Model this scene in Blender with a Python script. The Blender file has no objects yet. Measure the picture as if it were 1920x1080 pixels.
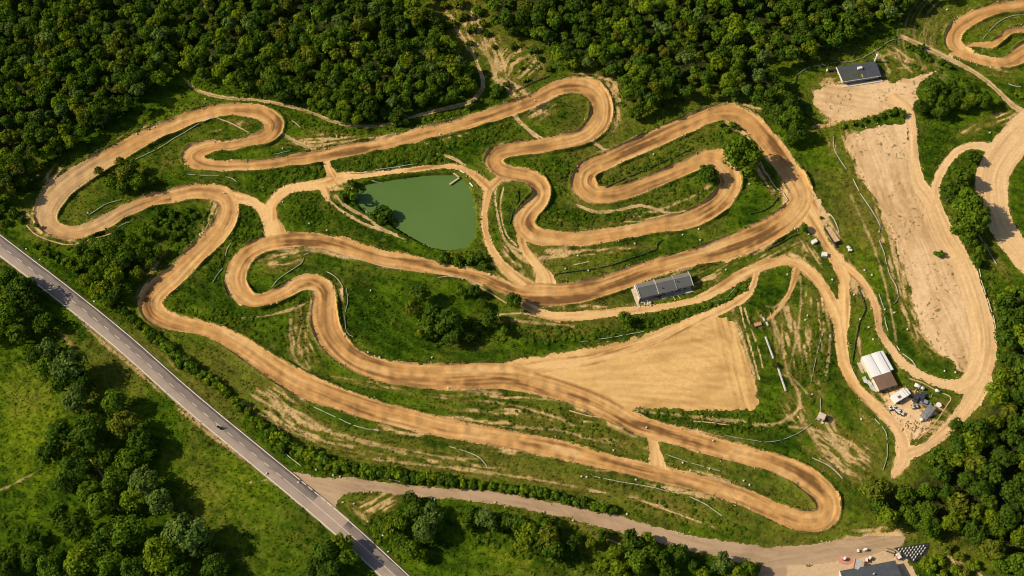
import bpy, bmesh, math, random
import numpy as np
from mathutils import Vector, Matrix

# ------------------------------------------------------------------ camera, sky, sun, exposure
random.seed(7)
RNG = np.random.default_rng(7)
SC = bpy.context.scene
COL = SC.collection
PITCH = math.radians(60.0)
FPX = 2200.0                      # focal length in photo pixels (1920 wide)
DIST = FPX / 6.5                  # metres from camera to the centre of the place
CAM = np.array([0.0, -DIST * math.cos(PITCH), DIST * math.sin(PITCH)])
cam_d = bpy.data.cameras.new("camera")
cam_d.sensor_width = 36.0
cam_d.lens = FPX / 1920.0 * 36.0
cam_d.clip_start = 1.0
cam_d.clip_end = 6000.0
cam = bpy.data.objects.new("camera", cam_d)
COL.objects.link(cam)
cam.location = CAM.tolist()
cam.rotation_euler = (math.pi / 2 - PITCH, 0, 0)
SC.camera = cam

SUN_ELEV = math.radians(37.0)
SUN_DIR = Vector((1.0, -0.06, 0)).normalized()         # way the light travels over the ground (left to right)
world = bpy.data.worlds.new("World")
SC.world = world
world.use_nodes = True
wn = world.node_tree.nodes
sky = wn.new("ShaderNodeTexSky")
sky.sky_type = 'NISHITA'
sky.sun_disc = False
sky.sun_elevation = SUN_ELEV
sky.sun_rotation = math.atan2(-SUN_DIR.x, -SUN_DIR.y)
sky.air_density = 1.0
sky.dust_density = 1.5
bg = wn["Background"]
bg.inputs[1].default_value = 0.078
world.node_tree.links.new(sky.outputs[0], bg.inputs[0])
sun_d = bpy.data.lights.new("sun", 'SUN')
sun_d.energy = 4.6
sun_d.angle = math.radians(0.5)
sun_d.color = (1.0, 0.885, 0.68)
sun = bpy.data.objects.new("sun", sun_d)
COL.objects.link(sun)
sd_vec = Vector((SUN_DIR.x * math.cos(SUN_ELEV), SUN_DIR.y * math.cos(SUN_ELEV), -math.sin(SUN_ELEV)))
sun.rotation_euler = sd_vec.to_track_quat('-Z', 'Y').to_euler()
SC.view_settings.view_transform = 'Standard'
SC.view_settings.look = 'None'
SC.view_settings.exposure = 0.47
SC.view_settings.gamma = 1.0
SC.cycles.filter_width = 1.1
SC.cycles.max_bounces = 5
SC.cycles.transparent_max_bounces = 4

SP, CP = math.sin(PITCH), math.cos(PITCH)

def unproj(px, py, z=0.0):
    """photo pixel -> point of the place at height z"""
    a = (px - 960.0) / FPX
    b = (540.0 - py) / FPX
    dx, dy, dz = a, CP + b * SP, -SP + b * CP
    t = (z - CAM[2]) / dz
    return (CAM[0] + dx * t, CAM[1] + dy * t)

def proj(x, y, z=0.0):
    rx, ry, rz = x - CAM[0], y - CAM[1], z - CAM[2]
    d = ry * CP - rz * SP
    u = ry * SP + rz * CP
    return 960.0 + FPX * rx / d, 540.0 - FPX * u / d

# ------------------------------------------------------------------ noise
def _hash(ix, iy, seed):
    h = (ix.astype(np.int64) * 374761393 + iy.astype(np.int64) * 668265263 + seed * 1442695041) & 0xFFFFFFFF
    h = ((h ^ (h >> 13)) * 1274126177) & 0xFFFFFFFF
    h = h ^ (h >> 16)
    return (h & 0xFFFFFF).astype(np.float32) / np.float32(0xFFFFFF)

def vnoise(x, y, seed=0):
    xi, yi = np.floor(x), np.floor(y)
    fx, fy = (x - xi).astype(np.float32), (y - yi).astype(np.float32)
    fx = fx * fx * (3 - 2 * fx); fy = fy * fy * (3 - 2 * fy)
    xi = xi.astype(np.int64); yi = yi.astype(np.int64)
    a = _hash(xi, yi, seed); b = _hash(xi + 1, yi, seed)
    c = _hash(xi, yi + 1, seed); d = _hash(xi + 1, yi + 1, seed)
    return (a + (b - a) * fx) * (1 - fy) + (c + (d - c) * fx) * fy

def fbm(x, y, octv=3, seed=0, gain=0.5):
    s = 0.0; a = 1.0; tot = 0.0
    for i in range(octv):
        s = s + a * vnoise(x * 2 ** i + 17.3 * i, y * 2 ** i - 9.1 * i, seed + i)
        tot += a; a *= gain
    return s / tot

def sstep(a, b, x):
    t = np.clip((x - a) / (b - a), 0, 1)
    return t * t * (3 - 2 * t)

# ------------------------------------------------------------------ survey of the place (photo pixels, width in pixels)
TRACK = [
 # upper left circuit: left hairpin, along the wood, round and back, on to the far loop
 [(320,368,27),(285,376,23),(240,393,24),(187,421,27),(150,435,25),(118,436,28),(92,421,36),(86,398,44),(100,370,46),(125,345,43),(155,325,40),(213,292,35),(255,268,31),(300,247,28),(367,219,25),(420,208,23),(455,208,24),(490,213,28),(514,234,38),(500,257,28),(465,267,19),(433,273,18),(400,275,20),(374,282,28),(361,294,40),(374,306,26),(400,311,20),(440,312,19),(480,311,18),(530,304,19),(580,297,24),(630,287,24),(713,272,23),(780,255,24),(847,239,23),(913,220,26),(960,205,25),(1000,190,26),(1035,170,28),(1067,161,28),(1100,164,33),(1122,183,38),(1127,212,42),(1116,238,38),(1085,260,29),(1027,272,28),(970,280,26),(940,286,28),(925,301,34),(938,318,28),(962,325,24),(992,333,27),(1013,350,33),(1013,372,34),(992,396,38),(982,420,40),(1000,441,34),(1035,447,29),(1090,448,28),(1160,437,26),(1225,425,27),(1285,414,32),(1330,393,36),(1358,368,40),(1371,340,40),(1358,313,42),(1330,298,34),(1280,317,27),(1227,339,28),(1170,360,30),(1120,366,34),(1096,352,46),(1094,330,42),(1110,314,34),(1140,300,31),(1190,278,32),(1245,253,33),(1295,232,31),(1340,215,29),(1375,214,32),(1403,229,36),(1427,254,38),(1450,282,40),(1475,315,42),(1496,347,42),(1503,374,42),(1487,400,44),(1450,427,46),(1395,453,44),(1337,473,38),(1290,485,30),(1227,503,34),(1160,527,37),(1110,543,38),(1060,552,42),(1010,552,42),(972,550,26),(940,538,27),(905,522,22),(870,514,22),(820,505,26),(760,493,31),(713,485,33),(647,465,30),(597,453,29),(547,451,28),(500,458,30),(466,475,31),(447,500,37),(441,525,41),(450,547,38),(475,564,27),(510,558,27),(538,545,28),(563,531,29),(588,530,33),(607,548,42),(608,585,50),(613,618,53),(632,648,48),(662,674,42),(700,690,42),(747,702,44),(820,708,48),(900,706,50),(960,708,50),(1027,725,42),(1090,745,42),(1140,768,42),(1185,793,38),(1230,808,36),(1300,828,36),(1370,848,36),(1440,866,34),(1490,886,40),(1528,912,46),(1552,942,46),(1545,972,42),(1500,978,38),(1440,955,36),(1385,930,32),(1310,908,30),(1240,890,32),(1160,872,30),(1100,857,32),(1043,843,36),(960,827,33),(897,815,34),(830,803,36),(760,786,39),(700,771,40),(640,751,43),(580,728,46),(538,708,46),(490,675,42),(440,643,36),(390,619,28),(340,607,29),(306,598,35),(286,582,43),(285,560,43),(303,538,40),(328,518,37),(365,480,37),(400,445,38),(422,415,40),(428,390,38),(418,369,36),(393,361,31),(360,361,28),(320,368,27)],
 # far right circuit
 [(1960,12,26),(1920,13,23),(1873,17,21),(1828,31,25),(1794,54,30),(1787,78,32),(1803,98,25),(1840,113,19),(1885,118,20),(1920,100,36),(1960,80,36)],
 [(1950,54,14),(1915,57,13),(1890,62,13),(1876,74,13),(1858,85,14),(1835,84,9),(1815,86,6)],
]
ROADS = [
 [(436,368,22),(470,377,20),(492,393,22),(508,418,32),(516,442,44)],
 [(508,415,28),(508,387,22),(522,366,22),(545,353,18),(580,348,18),(610,343,22),(640,333,22),(690,328,12),(780,318,10),(847,312,10),(875,320,13),(900,337,18),(916,352,20)],
 [(610,296,18),(616,316,14),(628,336,24)],
 [(916,352,20),(932,338,16),(945,326,20)],
 [(916,350,18),(911,380,15),(908,415,14),(913,445,14),(925,475,16),(945,500,18),(965,520,24),(990,540,30)],
 [(976,438,20),(980,460,17),(992,480,18),(1010,503,22),(1021,523,34),(1022,545,50)],
 [(985,572,18),(1010,585,15),(1050,594,17),(1127,588,18),(1193,581,16),(1257,572,13),(1310,560,15),(1350,540,20),(1395,513,22),(1440,494,19),(1473,489,18),(1505,500,20),(1532,525,22),(1555,560,26),(1573,600,28),(1577,640,24),(1583,680,22),(1603,722,21),(1633,755,19),(1661,782,19),(1682,808,21),(1692,835,26),(1692,865,26),(1676,892,14)],
 [(1500,380,56),(1518,408,46),(1538,440,19),(1556,470,21),(1575,497,26),(1582,530,22),(1582,570,24),(1580,610,26)],
 [(1575,492,20),(1605,517,17),(1628,545,16),(1643,580,15),(1649,620,15),(1668,652,16),(1695,685,17),(1735,709,17),(1780,722,19),(1815,722,26)],
 [(1698,852,26),(1735,838,19),(1768,812,22),(1800,780,29),(1822,750,36),(1838,716,46)],
 [(1680,190,34),(1703,212,22),(1711,250,18),(1714,300,21),(1722,340,27),(1745,372,34),(1755,400,36),(1775,445,42),(1800,490,42),(1818,535,43),(1832,580,45),(1842,630,50),(1840,675,54),(1826,712,46),(1798,728,22)],
 [(1868,280,22),(1832,273,14),(1800,280,14),(1775,305,16),(1757,340,19),(1752,380,24)],
 [(1970,215,80),(1915,252,66),(1885,285,62),(1863,325,64),(1862,365,60),(1870,400,50),(1885,435,46),(1910,470,48),(1960,525,50)],
 [(1000,690,24),(1120,672,22),(1220,640,20),(1290,607,20),(1345,583,18),(1390,560,18),(1411,537,13),(1418,510,13)],
 [(1494,504,15),(1487,530,12),(1477,555,9),(1455,585,6),(1440,598,5)],
 [(1221,812,24),(1227,840,20),(1232,872,34)],
 [(1360,1046,12),(1440,1042,32),(1520,1040,38),(1600,1028,40),(1680,1012,30)],
 [(606,345,16),(610,360,16),(614,372,12)],
]
PATHS = [
 [(343,143,3),(356,158,4),(373,170,6),(417,182,6),(460,187,5),(480,188,5),(530,197,6),(587,213,5),(623,228,6),(680,238,6),(727,233,5),(763,222,5),(830,205,6),(880,192,6),(901,172,7),(906,153,7),(897,127,6),(887,100,6),(870,77,5),(857,57,5),(845,30,5)],
 [(525,249,5),(555,266,5),(592,284,7)],
 [(958,213,4),(977,233,4),(1012,263,4)],
 [(962,210,4),(985,236,3),(1020,262,4)],
 [(1103,261,6),(1137,282,5)],
 [(1080,384,4),(1120,397,5),(1160,393,5),(1203,385,5),(1253,398,4),(1290,396,3)],
 [(606,362,5),(628,386,4),(661,408,4),(689,423,5),(730,437,4),(760,450,3)],
 [(628,368,4),(652,389,5),(689,410,5),(711,426,5),(744,441,4)],
 [(930,350,5),(928,368,4),(932,400,4),(940,435,5),(952,458,5),(978,471,6)],
 [(944,352,3),(938,380,3),(941,410,3),(950,440,3),(968,460,4)],
 [(1690,68,6),(1733,88,9),(1773,107,9),(1817,130,8),(1847,150,8),(1873,173,9),(1897,197,11),(1925,216,14)],
 [(1778,112,8),(1788,96,9)],
 [(1388,575,4),(1397,613,3),(1410,660,3),(1423,710,3)],
 [(1396,578,3),(1410,620,3),(1424,660,3),(1430,690,2)],
 [(830,291,3),(850,297,5),(872,310,5)],
 [(893,610,3),(930,592,3),(965,588,3),(995,590,4),(1050,604,3)],
 [(1106,920,3),(1180,932,2),(1260,960,3),(1340,990,3)],
 [(160,852,2),(190,890,4),(212,940,4),(228,962,2)],
 [(1790,1034,2),(1815,1055,4),(1850,1090,4)],
]
TRAILS = [
 [(1500,515,2),(1502,560,3),(1496,620,3),(1480,690,2)],[(1452,600,3),(1466,650,3),(1478,700,4),(1498,738,5),(1497,766,6),(1472,788,6),(1440,797,4),(1380,792,3),(1300,783,2)],
 [(1186,768,3),(1240,775,3),(1320,783,2),(1400,790,2)],[(1446,598,3),(1458,632,3),(1474,664,2)],[(1460,700,2),(1490,712,3),(1520,745,2)],[(1548,570,3),(1556,640,4),(1548,705,3)],[(1470,560,2),(1452,575,3),(1436,572,2)],
 [(546,600,3),(545,640,4),(558,680,3),(592,706,3)],[(566,610,2),(560,650,3),(580,690,2)],[(455,596,2),(500,592,3),(548,580,3),(576,566,2)],[(600,600,2),(578,588,3),(577,620,2)],
 [(468,738,3),(520,768,3),(600,803,3),(720,836,3),(860,862,2)],[(455,752,2),(500,785,3),(560,815,3),(660,840,2)],[(480,730,2),(560,775,3),(640,818,3),(760,850,2)],[(700,862,2),(820,875,3),(960,893,3),(1080,912,2)],
 [(900,752,2),(960,760,3),(1040,782,3),(1080,800,2)],[(940,800,2),(1040,806,3),(1120,826,2)],[(1100,880,2),(1180,890,2),(1260,905,2)],[(960,600,3),(1010,606,4),(1075,612,2)],
 [(1225,432,2),(1300,420,3),(1370,382,2)],[(1335,345,3),(1290,372,3),(1220,398,4),(1170,405,3)],[(1120,285,3),(1150,278,3),(1180,272,4),(1215,258,3)],[(1155,180,3),(1160,215,4),(1150,250,3)],
 [(895,85,6),(912,100,8),(925,125,10),(930,150,8),(950,168,7),(968,180,5)],[(925,70,5),(905,95,5)],[(860,60,7),(880,88,5)],[(980,140,4),(1000,120,5),(1008,98,3)],[(940,150,4),(962,160,5),(985,165,4)],
 [(1640,95,4),(1655,110,4),(1668,135,4)],[(1640,110,4),(1680,100,5),(1690,118,4),(1710,135,3)],[(1500,780,2),(1540,840,4),(1590,880,5),(1615,900,3)],[(1520,800,2),(1570,830,4),(1620,880,3)],
 [(1480,800,2),(1540,808,4),(1600,840,3)],[(150,600,2),(190,640,5),(250,690,5),(300,735,3)],[(335,768,2),(390,812,4),(450,858,2)],[(150,575,2),(230,640,4),(300,700,2)],
 [(1596,365,2),(1640,470,3),(1665,560,3),(1680,640,2)],[(470,905,1),(500,900,1)],[(1000,100,3),(1020,125,3)],[(0,918,1),(40,900,3),(75,880,1)],
]
LOTS = [   # polygon, streak angle in degrees
 ([(1523,173),(1550,157),(1600,153),(1640,152),(1680,153),(1707,147),(1740,136),(1758,132),(1740,143),(1723,153),(1717,173),(1722,192),(1712,205),(1687,201),(1657,211),(1620,222),(1567,228),(1540,213),(1527,197)], 10),
 ([(1587,255),(1627,240),(1673,233),(1702,231),(1706,267),(1708,310),(1725,345),(1750,380),(1790,480),(1815,560),(1828,640),(1815,700),(1790,695),(1786,680),(1757,660),(1733,633),(1717,593),(1707,547),(1693,503),(1683,470),(1667,427),(1653,400),(1636,360),(1613,333),(1603,300),(1585,273)], 68),
 ([(1430,1054),(1520,1060),(1590,1036),(1650,1026),(1680,1030),(1700,1050),(1722,1085),(1700,1150),(1400,1150)], -8),
 ([(880,700),(960,676),(1043,662),(1127,648),(1193,632),(1260,608),(1320,585),(1360,595),(1378,605),(1392,640),(1405,680),(1415,722),(1424,752),(1411,767),(1393,770),(1293,768),(1193,763),(1180,772),(1140,765),(1080,745),(1000,720),(900,705)], -14),
 ([(1500,335),(1523,352),(1540,378),(1556,402),(1548,420),(1530,430),(1500,425),(1470,440),(1420,468),(1365,490),(1330,492),(1400,455),(1470,410),(1500,370)], -35),
 ([(1655,742),(1672,735),(1700,745),(1712,760),(1745,790),(1738,806),(1715,822),(1700,815),(1690,796),(1672,776)], 20),
 ([(540,882),(574,890),(604,898),(630,898),(648,894),(676,898),(722,905),(769,911),(820,914),(890,918),(960,928),(1060,947),(1160,968),(1227,987),(1310,1007),(1393,1020),(1440,1025),(1440,1055),(1360,1047),(1293,1032),(1227,1017),(1143,993),(1060,970),(960,949),(890,939),(820,934),(778,931),(731,926),(694,922),(657,922),(640,928),(629,939),(630,952),(600,940)], 12),
]
# bare, dry or straw covered ground: cx, cy, rx, ry, tilt, strength, streak angle
DRY = [
 (1150,165,14,40,75,1.0,80),(1105,143,44,6,4,1.0,4),(1400,200,40,5,10,1.0,10),(1425,228,6,26,50,.9,50),(1480,300,7,50,62,.9,62),(1385,242,26,7,30,.9,30),(1432,330,8,44,60,.95,60),(1470,365,8,24,75,.9,75),(265,545,7,26,120,.9,-60),(275,590,10,18,60,.8,60),
 (560,468,50,6,4,1.0,4),(650,482,60,5,12,.9,12),(440,408,6,30,100,.8,100),(400,395,10,26,110,.9,110),(585,575,8,34,95,.9,95),(640,560,6,34,88,.8,88),(700,722,80,6,12,.7,12),(940,742,90,6,5,.8,5),(1130,790,60,6,25,.7,25),(600,740,80,6,22,.6,22),
 (770,812,90,6,8,.7,8),(1000,850,110,6,6,.7,6),(1270,922,90,6,12,.7,12),(1340,895,80,6,14,.6,14),(1330,815,60,6,14,.6,14),(900,535,50,6,18,.9,18),(1100,575,90,4,-3,.7,-3),(1210,520,60,4,-16,.5,-16),(1300,498,70,5,-20,.8,-20),(1400,478,60,8,-25,.9,-25),
 (1060,415,50,5,3,.5,3),(1200,412,60,5,-6,.6,-6),(1140,470,100,6,-4,.9,-4),(1010,205,5,30,-40,.5,-40),(950,330,12,10,0,.8,0),(840,262,80,4,-14,.6,-14),(700,262,70,4,-8,.8,-8),(230,255,60,4,-24,.5,-24),(100,325,10,30,130,.9,130),(60,400,6,26,95,.9,95),
 (1540,640,6,60,85,.8,85),(1610,640,6,60,88,.7,88),(1500,480,30,8,15,.8,15),(1650,760,26,6,40,.8,40),(1630,800,22,60,55,.4,55),(1880,420,6,60,65,.7,65),(1740,640,40,8,45,.8,45),(1860,560,5,60,78,.7,78),(1560,270,12,30,70,.6,70),(1540,235,30,10,-10,.6,-10),
 (535,775,75,32,32,1.0,38),(600,815,70,25,20,.75,20),(720,850,160,30,9,.5,9),(860,870,160,24,9,.55,9),(1060,905,150,16,11,.38,12),(1250,950,130,25,14,.4,14),(1330,975,80,16,14,.3,14),
 (1575,850,75,38,35,1.0,35),(1555,800,30,20,60,.75,55),(1490,640,45,60,80,.8,80),(1470,600,30,30,70,.7,70),(1515,560,10,30,90,.6,90),(1490,770,26,40,60,.7,60),(1530,720,18,50,85,.45,85),
 (970,120,55,42,0,.8,-45),(935,105,14,60,75,1.0,75),(965,165,30,20,40,1.0,40),(880,50,34,60,0,.7,80),(850,20,40,30,0,.6,60),(900,80,40,25,20,.6,50),
 (520,490,48,18,-12,.8,-10),(560,625,22,55,95,.7,80),(575,650,25,45,70,.6,65),(960,772,140,12,5,.7,4),(1060,790,100,14,10,.6,10),(850,745,60,10,2,.6,2),(900,790,90,7,5,.7,5),(1150,830,70,14,14,.5,14),
 (1015,205,34,22,-30,.55,-30),(1155,200,18,55,90,.7,80),(1140,160,26,20,40,.9,40),(1120,145,40,8,10,1.0,10),(1150,285,40,14,-20,.7,-25),(1185,270,40,10,-25,.6,-25),
 (430,240,48,14,-15,.65,-8),(330,300,30,10,-20,.3,-20),(585,262,70,9,-8,.8,-8),(620,265,60,9,-10,.7,-8),(585,240,40,10,20,.4,20),
 (1735,60,45,32,-20,.35,-50),(1750,90,50,10,25,.4,25),(1690,105,34,22,20,.75,30),(1705,130,50,12,-10,.6,-5),(1560,150,45,16,-15,.5,-5),(1880,222,40,12,-20,.95,-20),(1820,245,30,10,-25,.6,-25),(1870,140,60,14,0,.4,5),
 (1620,400,34,90,75,.35,75),(1670,480,16,120,75,.7,75),(1700,580,14,90,70,.75,70),(1735,650,40,12,40,.6,50),(1600,290,20,50,75,.6,75),
 (1665,870,20,30,90,.3,60),(1620,850,30,40,50,.6,40),(1720,775,62,44,25,1.15,20),(1700,800,30,25,40,1.0,40),(1660,735,30,30,50,.7,60),
 (707,948,38,18,-15,1.2,-30),(230,665,62,9,40,.95,40),(400,815,95,7,42,.8,42),(190,600,70,9,42,.65,42),(330,690,80,7,42,.5,42),(70,415,40,20,40,.7,40),(110,450,60,10,8,.5,8),
 (1320,520,40,16,-25,.9,-25),(1470,470,60,14,-25,.65,-25),(1515,475,20,40,60,.9,55),(1560,435,20,34,60,1.0,60),(1600,520,18,60,70,.5,65),(1540,590,14,50,85,.5,85),
 (640,355,26,16,0,.9,0),(925,535,40,10,25,1.0,25),(950,520,30,12,45,.8,45),(965,480,16,34,50,.7,50),(1060,475,60,10,-4,.75,-4),(1160,468,60,10,-8,.55,-8),(1230,412,40,8,-10,.6,-10),(1040,330,20,10,0,.3,0),
 (385,425,14,50,110,.5,110),(285,500,10,40,130,.55,-55),(300,460,60,12,-50,.3,-50),(1395,650,10,80,75,.6,75),(1430,600,16,20,60,.6,60),(960,600,70,16,5,.35,5),(880,640,60,18,0,.25,0),(1060,620,120,12,-3,.25,-3),
 (1060,1010,110,12,16,.4,16),(1150,1015,80,10,20,.6,20),(1330,1040,60,10,12,.6,12),(680,970,45,9,42,.5,42),(1790,1050,34,26,30,.55,45),(1640,1000,80,20,0,.6,0),
 (130,640,8,40,45,.5,45),(640,1000,20,5,42,.5,42),(1850,470,16,60,60,.4,60),(1870,500,14,40,50,.5,50),(1480,370,16,30,70,.8,60),
]
LUSH = [  # darker, deeper green ground: cx, cy, rx, ry, tilt, strength
 (640,600,110,60,10,.8),(700,420,80,35,25,.7),(380,520,40,90,40,.7),(120,560,60,120,40,.5),(520,890,120,80,42,.2),(780,300,140,22,-10,.9),(1050,205,50,35,0,.5),(1060,320,60,25,0,.6),(1100,405,90,16,-6,.8),
 (1250,500,160,30,-15,.5),(1150,625,180,14,-12,.8),(1240,250,80,22,-25,.7),(1560,640,20,100,80,.8),(1500,680,30,60,80,.4),(1440,560,60,30,-20,.6),(1850,560,30,60,70,.8),(1760,250,40,60,0,.5),(1420,330,60,50,0,.6),
 (420,240,60,20,0,.2),(250,260,80,40,-25,.6),(560,280,60,14,-10,.6),(560,400,50,30,20,.8),(1000,770,120,10,10,.7),(1250,780,90,10,3,.8),(1360,800,90,16,5,.7),(460,430,30,60,70,.5),(900,450,40,60,60,.3),(850,1000,60,60,0,.5),
 (560,590,60,20,20,.6),(1750,620,30,60,60,.1),(50,480,80,30,40,.3),(300,790,40,60,45,.2),
]
BRIGHT = [ # fresher yellow green ground
 (440,900,110,110,42,.75),(60,800,90,200,0,.8),(1590,330,60,180,75,.75),(1700,180,60,40,0,.2),(1480,120,50,100,40,.5),(1440,330,60,50,0,.5),(1290,560,120,16,-8,.8),(640,640,160,60,0,.3),(1180,520,120,10,-18,.6),
 (950,1040,120,30,10,.8),(1000,600,140,18,0,.5),(340,190,120,30,-20,.45),(1750,1040,70,40,0,.7),(1620,480,40,120,75,.6),(1350,960,120,30,10,.3),(1870,530,30,60,60,.6),(560,1010,60,40,40,.4),(470,700,60,20,30,.3),
]
DAMP = [  # darker damp dirt on the riding surface
 (1085,172,38,12,20,.8),(1125,185,12,26,60,.5),(1480,395,36,14,-40,1.0),(1430,438,60,14,-25,.9),(1370,466,60,10,-20,.6),(1455,275,22,12,60,.8),(950,545,70,10,22,.9),(880,518,60,9,14,.8),(1050,560,90,9,0,.8),(1180,520,60,10,-20,.6),
 (780,490,60,8,14,.7),(570,458,60,9,4,.8),(470,480,20,16,-60,.6),(580,524,34,11,-15,1.0),(612,545,16,16,60,.7),(430,440,14,30,120,.3),(432,400,12,36,95,.6),(390,365,40,10,5,.5),(285,575,14,30,90,.6),
 (345,290,14,22,90,.6),(1010,352,14,18,60,.7),(985,420,14,26,90,.6),(1100,330,20,30,110,.6),(1370,335,14,24,90,.7),(1340,385,34,14,-35,.7),(700,690,60,12,12,.4),(1040,735,110,8,14,.7),(1210,800,60,12,14,.9),(1300,828,50,10,14,.7),
 (840,800,36,9,10,.7),(1190,875,60,9,12,.5),(980,825,60,9,8,.3),(760,265,60,7,-14,.6),(660,284,60,7,-10,.5),(900,226,60,7,-20,.4),(520,235,10,16,90,.5),(1520,905,40,14,40,.7),(1060,448,60,9,0,.4),(1200,275,70,9,-25,.4),
 (480,670,40,9,35,.3),(640,755,80,7,22,.3),(90,345,26,8,-35,.5),(1280,320,60,6,-25,.4),(1225,435,60,7,-8,.4),
]
POND = [(667,358),(674,351),(689,346),(711,342),(739,337),(767,334),(794,330),(822,329),(848,329),(865,334),(874,345),(880,360),(885,378),(889,400),(889,424),(887,443),(874,458),(856,464),(831,465),(804,459),(778,445),(759,434),(741,423),(726,410),(711,400),(693,397),(680,389),(669,376),(665,367)]
ROAD_SW = [(-90,408),(0,482),(43,512),(97,553),(143,590),(187,627),(233,667),(297,723),(333,757),(400,810),(480,878),(574,955),(637,1009),(713,1080),(790,1152)]
ROAD_NE = [(-90,369),(0,440),(50,477),(100,517),(147,553),(200,593),(267,647),(343,720),(400,767),(433,793),(480,832),(556,894),(630,953),(707,1022),(767,1080),(850,1158)]

F1 = [(-110,-110),(318,-110),(318,-20),(325,60),(322,118),(285,160),(240,200),(180,232),(155,250),(110,280),(72,300),(46,332),(22,358),(0,364),(-110,360)]
F2 = [(332,-110),(780,-110),(780,-5),(805,25),(838,70),(872,110),(886,140),(880,165),(845,188),(790,190),(755,205),(735,222),(690,226),(640,222),(600,200),(540,180),(480,165),(430,150),(380,138),(348,120),(335,60)]
F3 = [(925,-110),(1790,-110),(1760,-30),(1722,-4),(1700,14),(1655,35),(1600,62),(1560,80),(1520,95),(1475,110),(1440,122),(1470,165),(1490,205),(1490,240),(1460,235),(1435,200),(1400,170),(1340,168),(1290,174),(1240,192),(1210,212),(1192,215),(1168,170),(1140,128),(1100,122),(1040,118),(1025,80),(990,62),(935,55),(920,30)]
F4 = [(2010,540),(1895,552),(1880,575),(1890,610),(1880,640),(1884,700),(1868,735),(1848,778),(1816,812),(1790,838),(1755,858),(1725,890),(1700,912),(1650,912),(1615,905),(1625,935),(1650,975),(1740,990),(1830,1003),(1838,1030),(1880,1075),(1900,1140),(2010,1140)]
# ------------------------------------------------------------------ rasters of the survey
OX, OY, RW, RH = -220, -190, 2380, 1480
def catmull(pts, step=3.0):
    P = [np.array(p, float) for p in pts]
    P = [2 * P[0] - P[1]] + P + [2 * P[-1] - P[-2]]
    out = []
    for i in range(1, len(P) - 2):
        a, b, c, d = P[i - 1], P[i], P[i + 1], P[i + 2]
        n = max(2, int(np.hypot(*(c - b)[:2]) / step))
        for k in range(n):
            t = k / n
            out.append(0.5 * ((2 * b) + (c - a) * t + (2 * a - 5 * b + 4 * c - d) * t * t + (3 * b - a - 3 * c + d) * t ** 3))
    out.append(P[-2])
    return np.array(out)

def paint_ribbon(pts, SD, TW, TT, TH, seed, margin=26):
    q = catmull(pts)
    s = 0.0
    for i in range(len(q) - 1):
        a, b = q[i], q[i + 1]
        L = math.hypot(b[0] - a[0], b[1] - a[1])
        if L < 1e-6:
            continue
        m = max(a[2], b[2]) / 2 + margin
        x0 = max(0, int(min(a[0], b[0]) - m - OX)); x1 = min(RW, int(max(a[0], b[0]) + m - OX) + 1)
        y0 = max(0, int(min(a[1], b[1]) - m - OY)); y1 = min(RH, int(max(a[1], b[1]) + m - OY) + 1)
        if x1 <= x0 or y1 <= y0:
            s += L; continue
        X, Y = np.meshgrid(np.arange(x0, x1) + OX, np.arange(y0, y1) + OY)
        ux, uy = (b[0] - a[0]) / L, (b[1] - a[1]) / L
        al = (X - a[0]) * ux + (Y - a[1]) * uy
        ac = -(X - a[0]) * uy + (Y - a[1]) * ux
        tc = np.clip(al / L, 0, 1)
        dd = np.hypot(X - (a[0] + tc * (b[0] - a[0])), Y - (a[1] + tc * (b[1] - a[1])))
        sd = (a[2] + (b[2] - a[2]) * tc) / 2 - dd
        v = SD[y0:y1, x0:x1]
        upd = sd > v
        v[upd] = sd[upd]
        TT[y0:y1, x0:x1][upd] = ac[upd]
        TH[y0:y1, x0:x1][upd] = (s + al)[upd]
        TW[y0:y1, x0:x1][upd] = seed
        s += L

def poly_sd(poly, margin=26):
    P = np.array(poly, float)
    x0 = max(0, int(P[:, 0].min() - margin - OX)); x1 = min(RW, int(P[:, 0].max() + margin - OX))
    y0 = max(0, int(P[:, 1].min() - margin - OY)); y1 = min(RH, int(P[:, 1].max() + margin - OY))
    X, Y = np.meshgrid(np.arange(x0, x1) + OX + 0.0, np.arange(y0, y1) + OY + 0.0)
    ins = np.zeros(X.shape, bool); dist = np.full(X.shape, 1e9)
    n = len(P)
    for i in range(n):
        a, b = P[i], P[(i + 1) % n]
        ab = b - a
        t = np.clip(((X - a[0]) * ab[0] + (Y - a[1]) * ab[1]) / (ab @ ab + 1e-9), 0, 1)
        dist = np.minimum(dist, np.hypot(X - a[0] - t * ab[0], Y - a[1] - t * ab[1]))
        if a[1] != b[1]:
            c = ((a[1] > Y) != (b[1] > Y)) & (X < (b[0] - a[0]) * (Y - a[1]) / (b[1] - a[1]) + a[0])
            ins ^= c
    return (slice(y0, y1), slice(x0, x1)), np.where(ins, dist, -dist)

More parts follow.
